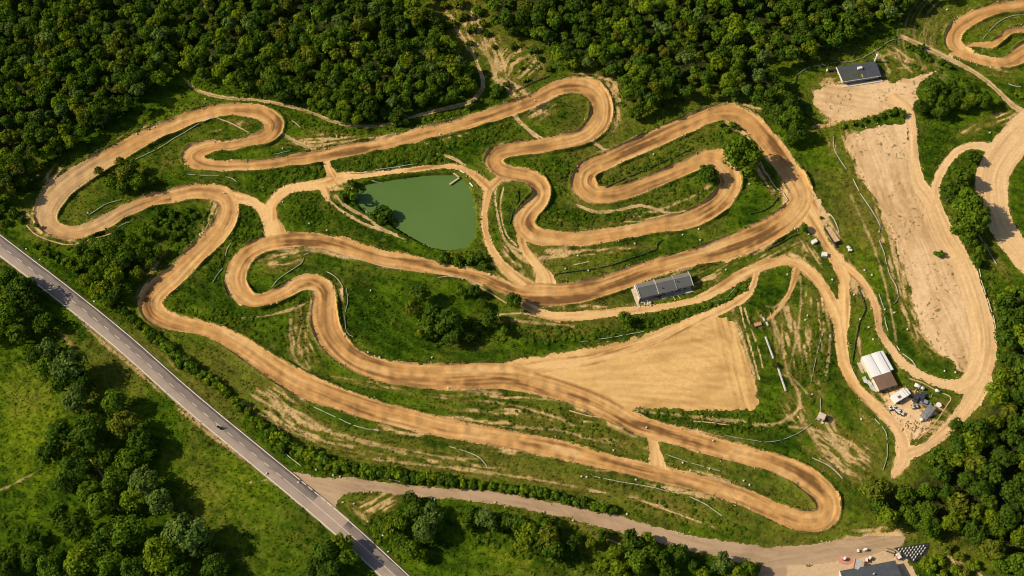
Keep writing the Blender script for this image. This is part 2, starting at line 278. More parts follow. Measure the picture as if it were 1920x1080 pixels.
def new(v=0.0): return np.full((RH, RW), v, np.float32)
tSD, rSD, pSD, lSD, wSD, aSD = [new(-60) for _ in range(6)]
tT, tS, tI, rT, rS, rI, pT, pS, pI, xT, xS, xI = [new() for _ in range(12)]
xSD = new(-60)
for i, r in enumerate(TRACK): paint_ribbon(r, tSD, tI, tT, tS, i)
for i, r in enumerate(ROADS): paint_ribbon(r, rSD, rI, rT, rS, i)
for i, r in enumerate(TRAILS): paint_ribbon([(a, b, c + 1.5) for a, b, c in r], xSD, xI, xT, xS, i, 10)
for i, r in enumerate(PATHS): paint_ribbon(r, pSD, pI, pT, pS, i, 12)
PX, PY = np.meshgrid(np.arange(RW, dtype=np.float32) + OX, np.arange(RH, dtype=np.float32) + OY)
lTone = new(.5)
for i, (poly, ang) in enumerate(LOTS):
    sl, sd = poly_sd(poly)
    up = sd > lSD[sl]
    a = math.radians(ang)
    wob = 10 * (fbm(PX[sl] / 60, PY[sl] / 60, 2, 91) - .5)
    u = PX[sl] * math.cos(a) + PY[sl] * math.sin(a); v = -PX[sl] * math.sin(a) + PY[sl] * math.cos(a) + wob
    tn = .34 * vnoise(u / 60, v / 3.2, 11 + i) + .12 * vnoise(u / 90, v / 9.0, 31 + i) + .54 * fbm(u / 42, v / 20, 4, 51 + i)
    a2 = a + .55; u2 = PX[sl] * math.cos(a2) + PY[sl] * math.sin(a2); v2 = -PX[sl] * math.sin(a2) + PY[sl] * math.cos(a2) + 2 * wob
    if poly[0] == (880, 700):
        an = np.arctan2(PY[sl] - 712, PX[sl] - 800); rr_ = np.hypot(PX[sl] - 800, PY[sl] - 712)
        fan = .6 * vnoise(an * 70, rr_ / 90, 171) + .4 * vnoise(an * 160, rr_ / 60, 172)
        edge = .5 * vnoise((PX[sl] * .97 + PY[sl] * -.26) / 4, PY[sl] / 60, 173) + .5 * fbm(PX[sl] / 20, PY[sl] / 20, 3, 174)
        k_ = sstep(1330, 1390, PX[sl] - (PY[sl] - 690) * .25)
        tn = (.38 * fan + .62 * fbm(u / 55, v / 26, 4, 51)) * (1 - k_) + edge * k_
    tn = tn + .22 * (vnoise(u2 / 80, v2 / 3.4, 61 + i) - .5) * (fbm(PX[sl] / 50, PY[sl] / 50, 2, 65) > .5)
    lTone[sl][up] = tn[up]
    lSD[sl] = np.where(up, sd, lSD[sl])
sl, sd = poly_sd(POND); wSD[sl] = sd
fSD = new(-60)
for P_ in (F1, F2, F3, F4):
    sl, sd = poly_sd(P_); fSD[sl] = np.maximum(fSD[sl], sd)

sl, sd = poly_sd(ROAD_SW + ROAD_NE[::-1]); aSD[sl] = sd

def ribbon_tone(T, S, I, sd_):
    t = (.26 * vnoise(T / 2.6 + I * 9, S / 48, 5) + .34 * vnoise(T / 5.2 + I * 5, S / 80, 6)
         + .24 * vnoise(T / 10 + I, S / 55, 7) + .16 * fbm(PX / 12, PY / 10, 2, 8))
    return np.clip(.5 + (t - .5) * 2.3, 0, 1)
tTone = ribbon_tone(tT, tS, tI, tSD)
rTone = ribbon_tone(rT, rS, rI + 31, rSD)
rough = (1.6 + 3.4 * sstep(.5, .75, fbm(PX / 70, PY / 70, 2, 34))) * (fbm(PX / 10, PY / 9, 3, 3) - .5) * 1.3 + 2.4 * (vnoise(PX / 3.4, PY / 3.0, 33) - .5) + 3.0 * (fbm(PX / 34, PY / 30, 2, 4) - .5)
dtr = np.maximum(np.maximum(tSD, rSD), lSD)

def blobs(lst, fx, fy, soft=True):
    out = np.zeros(fx.shape, np.float32)
    for b in lst:
        cx, cy, rx, ry, ang, st = b[:6]
        a = math.radians(ang)
        m = (np.abs(fx - cx) < max(rx, ry) * 1.6) & (np.abs(fy - cy) < max(rx, ry) * 1.6)
        if not m.any(): continue
        X = fx[m] - cx; Y = fy[m] - cy
        if rx < ry and abs(ang) > 44 and len(b) > 5:      # written as (short, long) with a steep tilt: long axis lies along the tilt
            rx, ry = ry, rx
        u = (X * math.cos(a) + Y * math.sin(a)) / rx
        v = (-X * math.sin(a) + Y * math.cos(a)) / ry
        d = np.sqrt(u * u + v * v)
        w = st * np.clip(1.35 - d, 0, 1)
        if len(b) > 6:
            aa = math.radians(b[6])
            uu = fx[m] * math.cos(aa) + fy[m] * math.sin(aa); vv = -fx[m] * math.sin(aa) + fy[m] * math.cos(aa) + 6 * (vnoise(fx[m] / 30, fy[m] / 30, 77) - .5)
            strk = .7 * vnoise(uu / 26, vv / 3.2, 41) + .3 * fbm(uu / 9, vv / 5, 2, 43)
            w = w * np.clip(.38 + 3.2 * (strk - .38), 0, 1.35)
        out[m] = np.maximum(out[m], w)
    return out

# ------------------------------------------------------------------ world grid
STEP = 0.26
cs = [unproj(*c) for c in ((-110, -110), (2030, -110), (-110, 1150), (2030, 1150))]
gx0 = min(c[0] for c in cs); gx1 = max(c[0] for c in cs)
gy0 = min(c[1] for c in cs); gy1 = max(c[1] for c in cs)
NX = int((gx1 - gx0) / STEP) + 1; NY = int((gy1 - gy0) / STEP) + 1
GX, GY = np.meshgrid(gx0 + np.arange(NX) * STEP, gy0 + np.arange(NY) * STEP)
FX, FY = proj(GX, GY, 0.0)
def samp(R, fx=None, fy=None):
    fx = FX if fx is None else fx; fy = FY if fy is None else fy
    u = np.clip(fx - OX, 0, RW - 1.001); v = np.clip(fy - OY, 0, RH - 1.001)
    i = u.astype(int); j = v.astype(int); a = u - i; b = v - j
    return (R[j, i] * (1 - a) + R[j, i + 1] * a) * (1 - b) + (R[j + 1, i] * (1 - a) + R[j + 1, i + 1] * a) * b
print("grid", NX, NY, NX * NY)
gt, gr, gp, gl, gw, ga = [samp(R) for R in (tSD, rSD, pSD, lSD, wSD, aSD)]
grough = samp(rough)
gtone_t, gtone_r, gtone_l = samp(tTone), samp(rTone), samp(lTone)
et = gt + grough * .8; er = gr + grough * .9 - .5; ep = gp + grough * .45; el = gl + grough * 1.5 + sstep(862, 870, np.where((FX > 540) & (FX < 1475) & (FY > 860), 0, 900)) * 9.0 * (fbm(GX / 1.8, GY / 1.8, 2, 191) - .55) * np.exp(-(np.clip(gl, -20, 60) / 7.0) ** 2)
# lots whose rim is mixed with grass, except the access road which has a firm rim
bare = np.maximum(np.maximum(et, er), np.maximum(ep, el))

# heights
hill = 1.0 * (fbm(GX / 38, GY / 38, 2, 61) - .5)
hum = .75 * (fbm(GX / 6.5, GY / 6.5, 3, 62) - .5)
tuft = .34 * (fbm(GX / 1.25, GY / 1.25, 2, 63) - .5)
wob0 = 5 * (fbm(GX / 22, GY / 22, 2, 171) - .5)
tuft = tuft + .42 * (.6 * vnoise((GX * .35 + GY * .94 + wob0) / 1.1, (GX * .94 - GY * .35) / 4.5, 172) + .4 * vnoise((GX * .2 + GY * .98 + wob0) / 2.6, (GX - GY * .2) / 9, 173) - .5)
veg = sstep(1.0, -5.0, bare) * sstep(1.0, -6.0, ga)
ampl = .55 + .9 * blobs(LUSH, FX, FY)
H = hill * sstep(2, -30, ga) + veg * (hum * ampl + tuft * (0.6 + .5 * ampl))
# banked rims, ruts and rollers of the riding surface
rim = np.exp(-((gt + 1.6) / 2.4) ** 2) * (1.4 * vnoise(FX / 26, FY / 26, 64) ** 1.5 + .12)
H += rim * sstep(2.5, -4, np.maximum(gr, gl))
gT, gS = samp(tT), samp(tS)
H += np.where(et > 0, .10 * (gtone_t - .5) * 2, 0) + np.where((er > 0) & (et <= 0), .06 * (gtone_r - .5) * 2, 0)
H += np.where((el > 0) & (et <= 0) & (er <= 0), .05 * (gtone_l - .5) * 2, 0)
H += .30 * sstep(0, 5, et) * (vnoise(FX / 13, FY / 13, 65) - .5)
H += -.12 * sstep(-2, 2, ep) * sstep(0, -3, np.maximum(et, er))
wgt_a = sstep(-14, -1, ga)
H = H * (1 - wgt_a) + wgt_a * 0.0
WATER_Z = -0.75
pond = sstep(-7, 1.5, gw)
H = H * (1 - pond) + pond * (-1.6)
def hgt(x, y):
    u = (x - gx0) / STEP; v = (y - gy0) / STEP
    i = int(min(max(u, 0), NX - 2)); j = int(min(max(v, 0), NY - 2))
    a = min(max(u - i, 0), 1); b = min(max(v - j, 0), 1)
    return float((H[j, i] * (1 - a) + H[j, i + 1] * a) * (1 - b) + (H[j + 1, i] * (1 - a) + H[j + 1, i + 1] * a) * b)
def gpt(px, py, dz=0.0):
    """photo pixel of something standing on the ground"""
    x, y = unproj(px, py, 0.0)
    return Vector((x, y, hgt(x, y) + dz))

# colours (albedo)
def C(*c): return np.array(c, np.float32)
def lerp(a, b, t): return a * (1 - t[..., None]) + b * t[..., None]
n1 = fbm(GX / 9, GY / 9, 3, 71); n2 = fbm(GX / 1.6, GY / 1.6, 2, 72); n3 = fbm(GX / 26, GY / 26, 2, 73); n4 = vnoise(GX / .7, GY / .7, 74)
dry = blobs(DRY, FX, FY); lush = blobs(LUSH, FX, FY); brt = blobs(BRIGHT, FX, FY)
G_DARK, G_MID, G_BRT = C(.020, .044, .0028), C(.062, .103, .0045), C(.125, .160, .007)
G_OLV, G_STRAW = C(.125, .110, .018), C(.42, .285, .125)
wob = 5 * (fbm(GX / 22, GY / 22, 2, 171) - .5)
fold = .6 * vnoise((GX * .35 + GY * .94 + wob) / 1.1, (GX * .94 - GY * .35) / 4.5, 172) + .4 * vnoise((GX * .2 + GY * .98 + wob) / 2.6, (GX - GY * .2) / 9, 173)
grass = lerp(G_DARK, G_MID, np.clip(.50 + 1.5 * (n1 - .5) + .8 * (n2 - .5) + 1.5 * (fold - .5) + .35 * brt - .40 * lush, 0, 1))
grass = lerp(grass, G_BRT, np.clip(1.4 * brt * (n2 * .7 + n1 * .6) - .35 - .5 * lush + .7 * (n4 - .5) * brt, 0, .8))
grass = lerp(grass, G_OLV, np.clip(1.8 * (n3 - .50) + .6 * (n2 - .5) - .5 * lush, 0, .50))
vg = fbm(FX / 48, FY / 48, 2, 101)
halo = np.exp(-np.clip(-np.maximum(np.maximum(gt, gr), gl), 0, 60) / (3.0 + 14.0 * sstep(.45, .72, vg))) * (n1 * .7 + n2 * .75)
halo = np.maximum(halo, .7 * np.exp(-np.clip(-ga, 0, 40) / 3.5) * (.4 + n2))
halo = np.maximum(halo, .5 * np.exp(-np.clip(-gp, 0, 40) / 3.0) * (.4 + n2))
drt = np.clip(dry * 1.2, 0, 1.25)
grass = lerp(grass, G_OLV, np.clip(drt * 1.6 + halo * .55, 0, .88))
grass = lerp(grass, G_STRAW, np.clip(2.8 * (drt * (.75 + n2 * .5) - .24) + 2.2 * (halo - .52), 0, .96))
gx_ = samp(xSD); trail = sstep(-1.0, 1.6, gx_ + 2.2 * (n2 - .5) * 2) * np.clip(.25 + 1.1 * n1, 0, .9)
grass = lerp(grass, G_STRAW * .92, trail)
wood_shade = sstep(0, 14, samp(fSD)) * .85  # shade between the crowns, put into the colour of the woodland floor
grass = lerp(grass, C(.030, .034, .011), wood_shade)
grass *= (.80 + .40 * n4)[..., None]
# rings mown round the far right circuit
dr = np.hypot((FX - 1850) / 1.25, FY - 68)
ring = np.clip(1.7 * (vnoise(dr / 2.2, np.arctan2(FY - 68, FX - 1850) * 3, 75) - .45), 0, 1) * sstep(150, 120, dr) * sstep(70, 84, dr) * sstep(1790, 1750, FX)
grass = lerp(grass, C(.26, .19, .075), np.clip(ring * .9, 0, .8))
grass = lerp(grass, C(.05, .045, .02), sstep(-4, 1, gw))

D_TAN, D_LITE, D_DARK = C(.410, .218, .072), C(.520, .325, .135), C(.135, .064, .020)
damp = blobs(DAMP, FX, FY)
big = fbm(GX / 14, GY / 14, 3, 81)
track = lerp(D_TAN, D_DARK, np.clip(1.7 * (gtone_t - .56) + 1.5 * np.clip(damp, 0, .8) * (gtone_t * 1.1 + .05) + .7 * (big - .55), 0, .95))
track = lerp(track, D_LITE, np.clip(2.0 * (.46 - gtone_t) + .6 * (.5 - big) - .5 * damp, 0, .9))
track = lerp(track, D_LITE, np.clip(.5 * sstep(5, 0, gt) * (n2 + .2) , 0, .7))
west = sstep(330, 150, FX) * sstep(480, 400, FY) * sstep(260, 330, FY)
track = lerp(track, C(.38, .26, .135), west * .6)
road = lerp(D_LITE * 1.03, D_TAN * .92, np.clip(.35 + 1.6 * (gtone_r - .5) + .6 * (n1 - .5), 0, 1))
road = lerp(road, D_DARK, np.clip(1.6 * (gtone_r - .72), 0, .45))
east = sstep(1600, 1690, FX)
road = lerp(road * 1.08, C(.58, .39, .205), east * .6)
lot = lerp(C(.560, .345, .132), C(.360, .205, .066), np.clip(.36 + 2.6 * (gtone_l - .5) + .5 * (n3 - .5), 0, 1))
lot2 = lerp(C(.60, .405, .220), C(.40, .245, .110), np.clip(.35 + 1.9 * (gtone_l - .5) + .9 * (n3 - .5) + .5 * (n2 - .5), 0, 1))
lot = lerp(lot, lot2, sstep(1480, 1520, FX))
speck = sstep(.76, .88, vnoise(GX / .6, GY / .6, 83)) * sstep(.40, .60, fbm(GX / 7, GY / 7, 2, 84)) * sstep(1480, 1520, FX)
lot = lerp(lot, C(.09, .08, .02), speck * .8)
acc = sstep(860, 875, FY) * sstep(1480, 1440, FX)
lot = lerp(lot, C(.43, .31, .19) * (.75 + .5 * gtone_l)[..., None], sstep(1000, 1030, FY) * sstep(1380, 1420, FX) * .8)
gravel = lerp(C(.355, .245, .150), C(.235, .155, .088), np.clip(.3 + 2.2 * (gtone_l - .5) + .5 * (n1 - .5), 0, 1))
lot = lerp(lot, gravel, acc)
path = lerp(C(.50, .34, .17), C(.30, .19, .08), np.clip(n2 * 1.3 - .2, 0, 1))
mid = sstep(1.15, .35, np.abs(samp(pT))) * sstep(1.8, 2.6, gp + np.abs(samp(pT))) * np.clip(1.8 * n1 - .2, 0, .9)
path = lerp(path, C(.085, .085, .018), mid)
for a_ in (track, road, lot): a_ *= (.93 + .14 * n4)[..., None]

# which surface each grid cell belongs to
cen = lambda A: (A[:-1, :-1] + A[1:, :-1] + A[:-1, 1:] + A[1:, 1:]) / 4
cet, cer, cep, cel, cgw = cen(et), cen(er), cen(ep), cen(el), cen(gw)
cfx, cfy = cen(FX), cen(FY)
cls = np.zeros(cet.shape, int)
cls[cep > 0] = 3
cls[cel > 0] = 4
is_acc = (cfy > 862 + 0 * cfx) & (cfx < 1475)
cls[(cel > 0) & is_acc] = 5
cls[(cer > 0)] = 2
cls[(cer > 0) & (cfx > 1355) & (cfy > 1005)] = 5
cls[cet > 0] = 1
cls[cgw > -1] = 0
cls[cen(ga) > .3] = 0

def mesh_from(name, V, F, mat, col=None, parent=None, smooth=False):
    me = bpy.data.meshes.new(name)
    V = np.asarray(V, np.float32); F = np.asarray(F, np.int32)
    k = F.shape[1]
    me.vertices.add(len(V)); me.vertices.foreach_set("co", V.ravel())
    me.loops.add(F.size); me.loops.foreach_set("vertex_index", F.ravel())
    me.polygons.add(len(F))
    me.polygons.foreach_set("loop_start", np.arange(0, F.size, k, dtype=np.int32))
    me.polygons.foreach_set("loop_total", np.full(len(F), k, np.int32))
    if smooth: me.polygons.foreach_set("use_smooth", np.ones(len(F), bool))
    if col is not None:
        at = me.attributes.new("Col", 'FLOAT_COLOR', 'POINT')
        c4 = np.ones((len(V), 4), np.float32); c4[:, :3] = col
        at.data.foreach_set("color", c4.ravel())
    me.update(calc_edges=True)
    me.materials.append(mat)
    o = bpy.data.objects.new(name, me)
    COL.objects.link(o)
    if parent: o.parent = parent
    return o

# ------------------------------------------------------------------ materials
def mat_new(name):
    m = bpy.data.materials.new(name); m.use_nodes = True
    return m, m.node_tree.nodes, m.node_tree.links
def mat_surface(name, rough=.9, bump=.3, scale=2.2, var=.25, spec=.2, bdist=.15):
    m, N, L = mat_new(name)
    b = N["Principled BSDF"]; b.inputs["Roughness"].default_value = rough
    b.inputs["Specular IOR Level"].default_value = spec
    at = N.new("ShaderNodeAttribute"); at.attribute_name = "Col"
    tc = N.new("ShaderNodeTexCoord")
    nz = N.new("ShaderNodeTexNoise"); nz.inputs["Scale"].default_value = scale; nz.inputs["Detail"].default_value = 5
    L.new(tc.outputs["Object"], nz.inputs["Vector"])
    mr = N.new("ShaderNodeMapRange"); mr.inputs[1].default_value = .3; mr.inputs[2].default_value = .7
    mr.inputs[3].default_value = 1 - var; mr.inputs[4].default_value = 1 + var
    L.new(nz.outputs["Fac"], mr.inputs[0])
    mx = N.new("ShaderNodeVectorMath"); mx.operation = 'SCALE'
    L.new(at.outputs["Color"], mx.inputs[0]); L.new(mr.outputs[0], mx.inputs["Scale"])
    L.new(mx.outputs[0], b.inputs["Base Color"])
    bp = N.new("ShaderNodeBump"); bp.inputs["Strength"].default_value = bump; bp.inputs["Distance"].default_value = bdist
    L.new(nz.outputs["Fac"], bp.inputs["Height"]); L.new(bp.outputs[0], b.inputs["Normal"])
    return m
def mat_plain(name, col, rough=.6, metal=0., var=.12, scale=1.5, bump=.05, spec=.4, stretch=None):
    m, N, L = mat_new(name)
    b = N["Principled BSDF"]; b.inputs["Roughness"].default_value = rough; b.inputs["Metallic"].default_value = metal
    b.inputs["Specular IOR Level"].default_value = spec
    tc = N.new("ShaderNodeTexCoord"); mp = N.new("ShaderNodeMapping")
    if stretch: mp.inputs["Scale"].default_value = stretch
    nz = N.new("ShaderNodeTexNoise"); nz.inputs["Scale"].default_value = scale; nz.inputs["Detail"].default_value = 6
    L.new(tc.outputs["Object"], mp.inputs[0]); L.new(mp.outputs[0], nz.inputs["Vector"])
    rp = N.new("ShaderNodeValToRGB")
    rp.color_ramp.elements[0].position = .3; rp.color_ramp.elements[1].position = .7
    rp.color_ramp.elements[0].color = tuple(c * (1 - var) for c in col) + (1,)
    rp.color_ramp.elements[1].color = tuple(min(1, c * (1 + var)) for c in col) + (1,)
    L.new(nz.outputs["Fac"], rp.inputs[0]); L.new(rp.outputs[0], b.inputs["Base Color"])
    bp = N.new("ShaderNodeBump"); bp.inputs["Strength"].default_value = bump; bp.inputs["Distance"].default_value = .05
    L.new(nz.outputs["Fac"], bp.inputs["Height"]); L.new(bp.outputs[0], b.inputs["Normal"])
    return m
def mat_leaf(name, base, trans=.22):
    m, N, L = mat_new(name)
    for n in list(N):
        if n.type == 'BSDF_PRINCIPLED': N.remove(n)
    out = N["Material Output"]
    at = N.new("ShaderNodeAttribute"); at.attribute_name = "Col"
    oi = N.new("ShaderNodeObjectInfo")
    m1 = N.new("ShaderNodeVectorMath"); m1.operation = 'MULTIPLY'
    L.new(at.outputs["Color"], m1.inputs[0]); L.new(oi.outputs["Color"], m1.inputs[1])
    m2 = N.new("ShaderNodeVectorMath"); m2.operation = 'MULTIPLY'; m2.inputs[1].default_value = base
    L.new(m1.outputs[0], m2.inputs[0])
    d = N.new("ShaderNodeBsdfDiffuse"); t = N.new("ShaderNodeBsdfTranslucent")
    L.new(m2.outputs[0], d.inputs[0])
    m3 = N.new("ShaderNodeVectorMath"); m3.operation = 'MULTIPLY'; m3.inputs[1].default_value = (1.25, 1.35, .6)
    L.new(m2.outputs[0], m3.inputs[0]); L.new(m3.outputs[0], t.inputs[0])
    mx = N.new("ShaderNodeMixShader"); mx.inputs[0].default_value = trans
    L.new(d.outputs[0], mx.inputs[1]); L.new(t.outputs[0], mx.inputs[2]); L.new(mx.outputs[0], out.inputs[0])
    return m
M_GRASS = mat_surface("meadow", 1.0, .6, 1.6, .22, 0, .25)
M_DIRT = mat_surface("packed_dirt", .93, .35, 2.6, .10, .15, .08)
M_GRAVEL = mat_surface("gravel", .93, .4, 5.0, .14, .15, .06)
M_LEAF = mat_leaf("foliage", (.080, .134, .0105), .28)
M_BARK = mat_plain("bark", (.10, .075, .05), .9, var=.3, scale=4)
M_ASPH = mat_plain("asphalt", (.225, .178, .145), .85, var=.10, scale=.35, bump=.02, spec=.25)
M_ASPH2 = mat_plain("pale_asphalt", (.30, .225, .17), .85, var=.08, scale=.5, bump=.02, spec=.25)
M_ASPH3 = mat_plain("dark_asphalt", (.165, .132, .112), .85, var=.12, scale=.4, bump=.02, spec=.25)
M_LINE = mat_plain("road_paint", (.58, .48, .39), .6, var=.2, scale=2.5)
M_WHITE = mat_plain("white_paint", (.62, .59, .53), .5, var=.12, scale=1.2)
M_FENCE = mat_plain("dusty_white_cloth", (.50, .46, .38), .7, var=.2, scale=1.5)
M_WROOF = mat_plain("white_sheet_metal", (.64, .62, .60), .45, var=.06, scale=.6, stretch=(1, .15, 1))
M_GREY = mat_plain("grey_plastic", (.40, .41, .38), .5, var=.2)
M_GREENF = mat_plain("green_mesh_cloth", (.035, .05, .028), .7, var=.3)
M_WOOD = mat_plain("weathered_wood", (.40, .30, .18), .8, var=.3, scale=4)
M_TANK = mat_plain("pale_earth_kerb", (.42, .28, .14), .9, var=.25, scale=2)
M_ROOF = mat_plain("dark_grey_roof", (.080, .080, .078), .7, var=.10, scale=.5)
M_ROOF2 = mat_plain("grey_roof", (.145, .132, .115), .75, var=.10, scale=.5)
M_ROOF3 = mat_plain("charcoal_roof", (.050, .055, .062), .65, var=.18, scale=.7)
M_ROOFG = mat_plain("mossy_roof", (.052, .058, .045), .8, var=.2, scale=.6)
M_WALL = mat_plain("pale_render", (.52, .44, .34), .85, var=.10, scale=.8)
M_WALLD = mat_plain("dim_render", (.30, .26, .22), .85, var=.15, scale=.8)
M_BROWN = mat_plain("brown_roof", (.150, .088, .055), .8, var=.12, scale=.7)
M_RED = mat_plain("red_paint", (.32, .045, .03), .5, var=.2)
M_BLACK = mat_plain("black_rubber", (.018, .018, .018), .7, var=.3)
M_GLASS = mat_plain("dark_glass", (.02, .025, .03), .12, var=.1, spec=.6)
M_DARKCAR = mat_plain("dark_car_paint", (.04, .042, .055), .3, var=.1, spec=.6)
M_GREYCAR = mat_plain("grey_car_paint", (.22, .22, .24), .3, var=.1, spec=.6)
M_YELLOW = mat_plain("yellow_paint", (.42, .36, .04), .6, var=.2)
M_TARP = mat_plain("grey_tarpaulin", (.13, .14, .15), .6, var=.25, scale=1.2)
M_BRICK = mat_plain("red_paving", (.42, .20, .13), .9, var=.2, scale=2)
M_STONE = mat_plain("pale_stone", (.45, .36, .26), .9, var=.2, scale=3)
M_CONC = mat_plain("concrete", (.46, .40, .33), .85, var=.12, scale=1)
M_SKIN = mat_plain("skin", (.45, .27, .18), .6)
M_CLOTH = mat_plain("dark_cloth", (.05, .055, .06), .9)

m, N, L = mat_new("pond_water")
b = N["Principled BSDF"]; b.inputs["Roughness"].default_value = .22; b.inputs["Specular IOR Level"].default_value = .22
tc = N.new("ShaderNodeTexCoord"); nz = N.new("ShaderNodeTexNoise"); nz.inputs["Scale"].default_value = .035; nz.inputs["Detail"].default_value = 4
rp = N.new("ShaderNodeValToRGB"); rp.color_ramp.elements[0].color = (.068, .122, .026, 1); rp.color_ramp.elements[1].color = (.086, .144, .036, 1)
rp.color_ramp.elements[0].position = .3; rp.color_ramp.elements[1].position = .7
L.new(tc.outputs["Object"], nz.inputs["Vector"]); L.new(nz.outputs["Fac"], rp.inputs[0]); L.new(rp.outputs[0], b.inputs["Base Color"])
nz2 = N.new("ShaderNodeTexNoise"); nz2.inputs["Scale"].default_value = 1.4; nz2.inputs["Detail"].default_value = 3
bp = N.new("ShaderNodeBump"); bp.inputs["Strength"].default_value = .06; bp.inputs["Distance"].default_value = .03
L.new(tc.outputs["Object"], nz2.inputs["Vector"]); L.new(nz2.outputs["Fac"], bp.inputs["Height"]); L.new(bp.outputs[0], b.inputs["Normal"])
M_WATER = m

# ------------------------------------------------------------------ setting
def struct(o, kind="structure"):
    o["kind"] = kind
    return o
idx = np.arange(NX * NY).reshape(NY, NX)
quads = np.stack([idx[:-1, :-1], idx[:-1, 1:], idx[1:, 1:], idx[1:, :-1]], -1)
ALLV = np.stack([GX, GY, H], -1).reshape(-1, 3)
def sub(name, c, colr, mat):
    F = quads[cls == c]
    used, inv = np.unique(F.ravel(), return_inverse=True)
    o = mesh_from(name, ALLV[used], inv.reshape(-1, 4), mat, colr.reshape(-1, 3)[used], smooth=True)
    return struct(o)
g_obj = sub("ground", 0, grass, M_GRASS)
sub("dirt_track", 1, track, M_DIRT)
sub("dirt_road", 2, road, M_DIRT)
sub("footpath", 3, path, M_DIRT)
sub("dirt_lot", 4, lot, M_DIRT)
sub("gravel_road", 5, lerp(lot, gravel, np.ones_like(n1) * .85), M_GRAVEL)
# far ground to the horizon, a single sheet just under the surveyed land
R_ = 2500.0
fv = []; ff = []
a0, a1, b0, b1 = gx0 + 2, gx1 - 2, gy0 + 2, gy1 - 2
fv = [(-R_, -R_, -1.4), (R_, -R_, -1.4), (R_, R_, -1.4), (-R_, R_, -1.4), (a0, b0, -.9), (a1, b0, -.9), (a1, b1, -.9), (a0, b1, -.9)]
ff = [(0, 1, 5, 4), (1, 2, 6, 5), (2, 3, 7, 6), (3, 0, 4, 7)]
far = mesh_from("far_ground", fv, ff, M_GRASS, np.tile(C(.055, .075, .010), (8, 1)))
struct(far)

# pond
pw = np.array([unproj(x, y, WATER_Z) for x, y in POND])
ctr = pw.mean(0)
pv = [(p[0] + (p[0] - ctr[0]) * .05, p[1] + (p[1] - ctr[1]) * .05, WATER_Z) for p in pw]
pq = catmull([(p[0], p[1], 0) for p in pv] + [(pv[0][0], pv[0][1], 0)], .8)[:-1]
bm = bmesh.new(); bm.faces.new([bm.verts.new((p[0], p[1], WATER_Z)) for p in pq])
me = bpy.data.meshes.new("pond_water"); bm.to_mesh(me); bm.free(); me.materials.append(M_WATER)
po = bpy.data.objects.new("pond_water", me); COL.objects.link(po); struct(po)

# asphalt road with markings
def edge_line(pts, z):
    w = [unproj(p[0], p[1], z) for p in pts]
    q = catmull([(a, b, 0) for a, b in w], 2.0)
    return q[:, :2]
def resample(q, n):
    d = np.concatenate([[0], np.cumsum(np.hypot(*np.diff(q, axis=0).T))])
    t = np.linspace(0, d[-1], n)
    return np.stack([np.interp(t, d, q[:, 0]), np.interp(t, d, q[:, 1])], 1)
RZ = 0.05
SWL = edge_line(ROAD_SW, RZ); NEL = edge_line(ROAD_NE, RZ)
# straight line fits keep the carriageway an even width
NR = 200
A_ = resample(SWL, NR); B_ = resample(NEL, NR)
ker = np.ones(31) / 31
def smooth(P):
    Q = np.pad(P, ((15, 15), (0, 0)), 'reflect', reflect_type='odd')
    return np.stack([np.convolve(Q[:, i], ker, 'valid') for i in (0, 1)], 1)
A_, B_ = smooth(A_), smooth(B_)
CEN = (A_ + B_) / 2
tang = np.gradient(CEN, axis=0); tang /= np.hypot(tang[:, 0], tang[:, 1])[:, None]
nrm = np.stack([-tang[:, 1], tang[:, 0]], 1)
HW = np.abs(((B_ - A_) * nrm).sum(1)) / 2
HW = np.full(NR, np.median(HW)); print("half road", HW[0])
CD = np.concatenate([[0], np.cumsum(np.hypot(*np.diff(CEN, axis=0).T))])
def at_d(d):
    x = np.interp(d, CD, CEN[:, 0]); y = np.interp(d, CD, CEN[:, 1])
    nx = np.interp(d, CD, nrm[:, 0]); ny = np.interp(d, CD, nrm[:, 1])
    return x, y, nx, ny
def road_strip(name, d0, d1, o0, o1, z, mat, thick=0.0, jag=0.0):
    n = max(2, int((d1 - d0) / 1.5) + 1)
    V = []; F = []
    for k in range(n):
        d = d0 + (d1 - d0) * k / (n - 1)
        x, y, nx, ny = at_d(d)
        j0 = jag * random.uniform(-1, 1); j1 = jag * random.uniform(-1, 1)
        V += [(x + nx * (o0 + j0), y + ny * (o0 + j0), z), (x + nx * (o1 + j1), y + ny * (o1 + j1), z)]
        if thick: V += [(V[-2][0], V[-2][1], z - thick), (V[-1][0], V[-1][1], z - thick)]
    s = 4 if thick else 2
    for k in range(n - 1):
        a = k * s; c = a + s
        F.append((a, a + 1, c + 1, c))
        if thick:
            F.append((a + 2, a, c, c + 2)); F.append((a + 1, a + 3, c + 3, c + 1))
    return struct(mesh_from(name, V, F, mat))
sgn = 1 if ((B_[50] - A_[50]) @ nrm[50]) > 0 else -1
W_ = HW[0]
road_strip("asphalt_road", 0, CD[-1], -W_ - .25, W_ + .25, RZ, M_ASPH, .25, .10)
def near_d(px, py):
    p = np.array(unproj(px, py, RZ)); return CD[np.argmin(((CEN - p) ** 2).sum(1))]
road_strip("asphalt_patch", near_d(596, 928), near_d(646, 985), -W_ + .2, W_ + .2, RZ + .006, M_ASPH2, 0, .05)
road_strip("wheel_wear", 2, near_d(585, 925), sgn * .7 - .9, sgn * .7 + .9, RZ + .006, M_ASPH3, 0, .25)
road_strip("wheel_wear", near_d(655, 990), CD[-1] - 3, sgn * 1.2 - .7, sgn * 1.2 + .8, RZ + .006, M_ASPH3, 0, .2)
road_strip("edge_line", 1, CD[-1] - 1, -sgn * (W_ - .1) - .11, -sgn * (W_ - .1) + .11, RZ + .015, M_LINE, 0, .02)
jn0, jn1 = near_d(553, 910), near_d(628, 965)
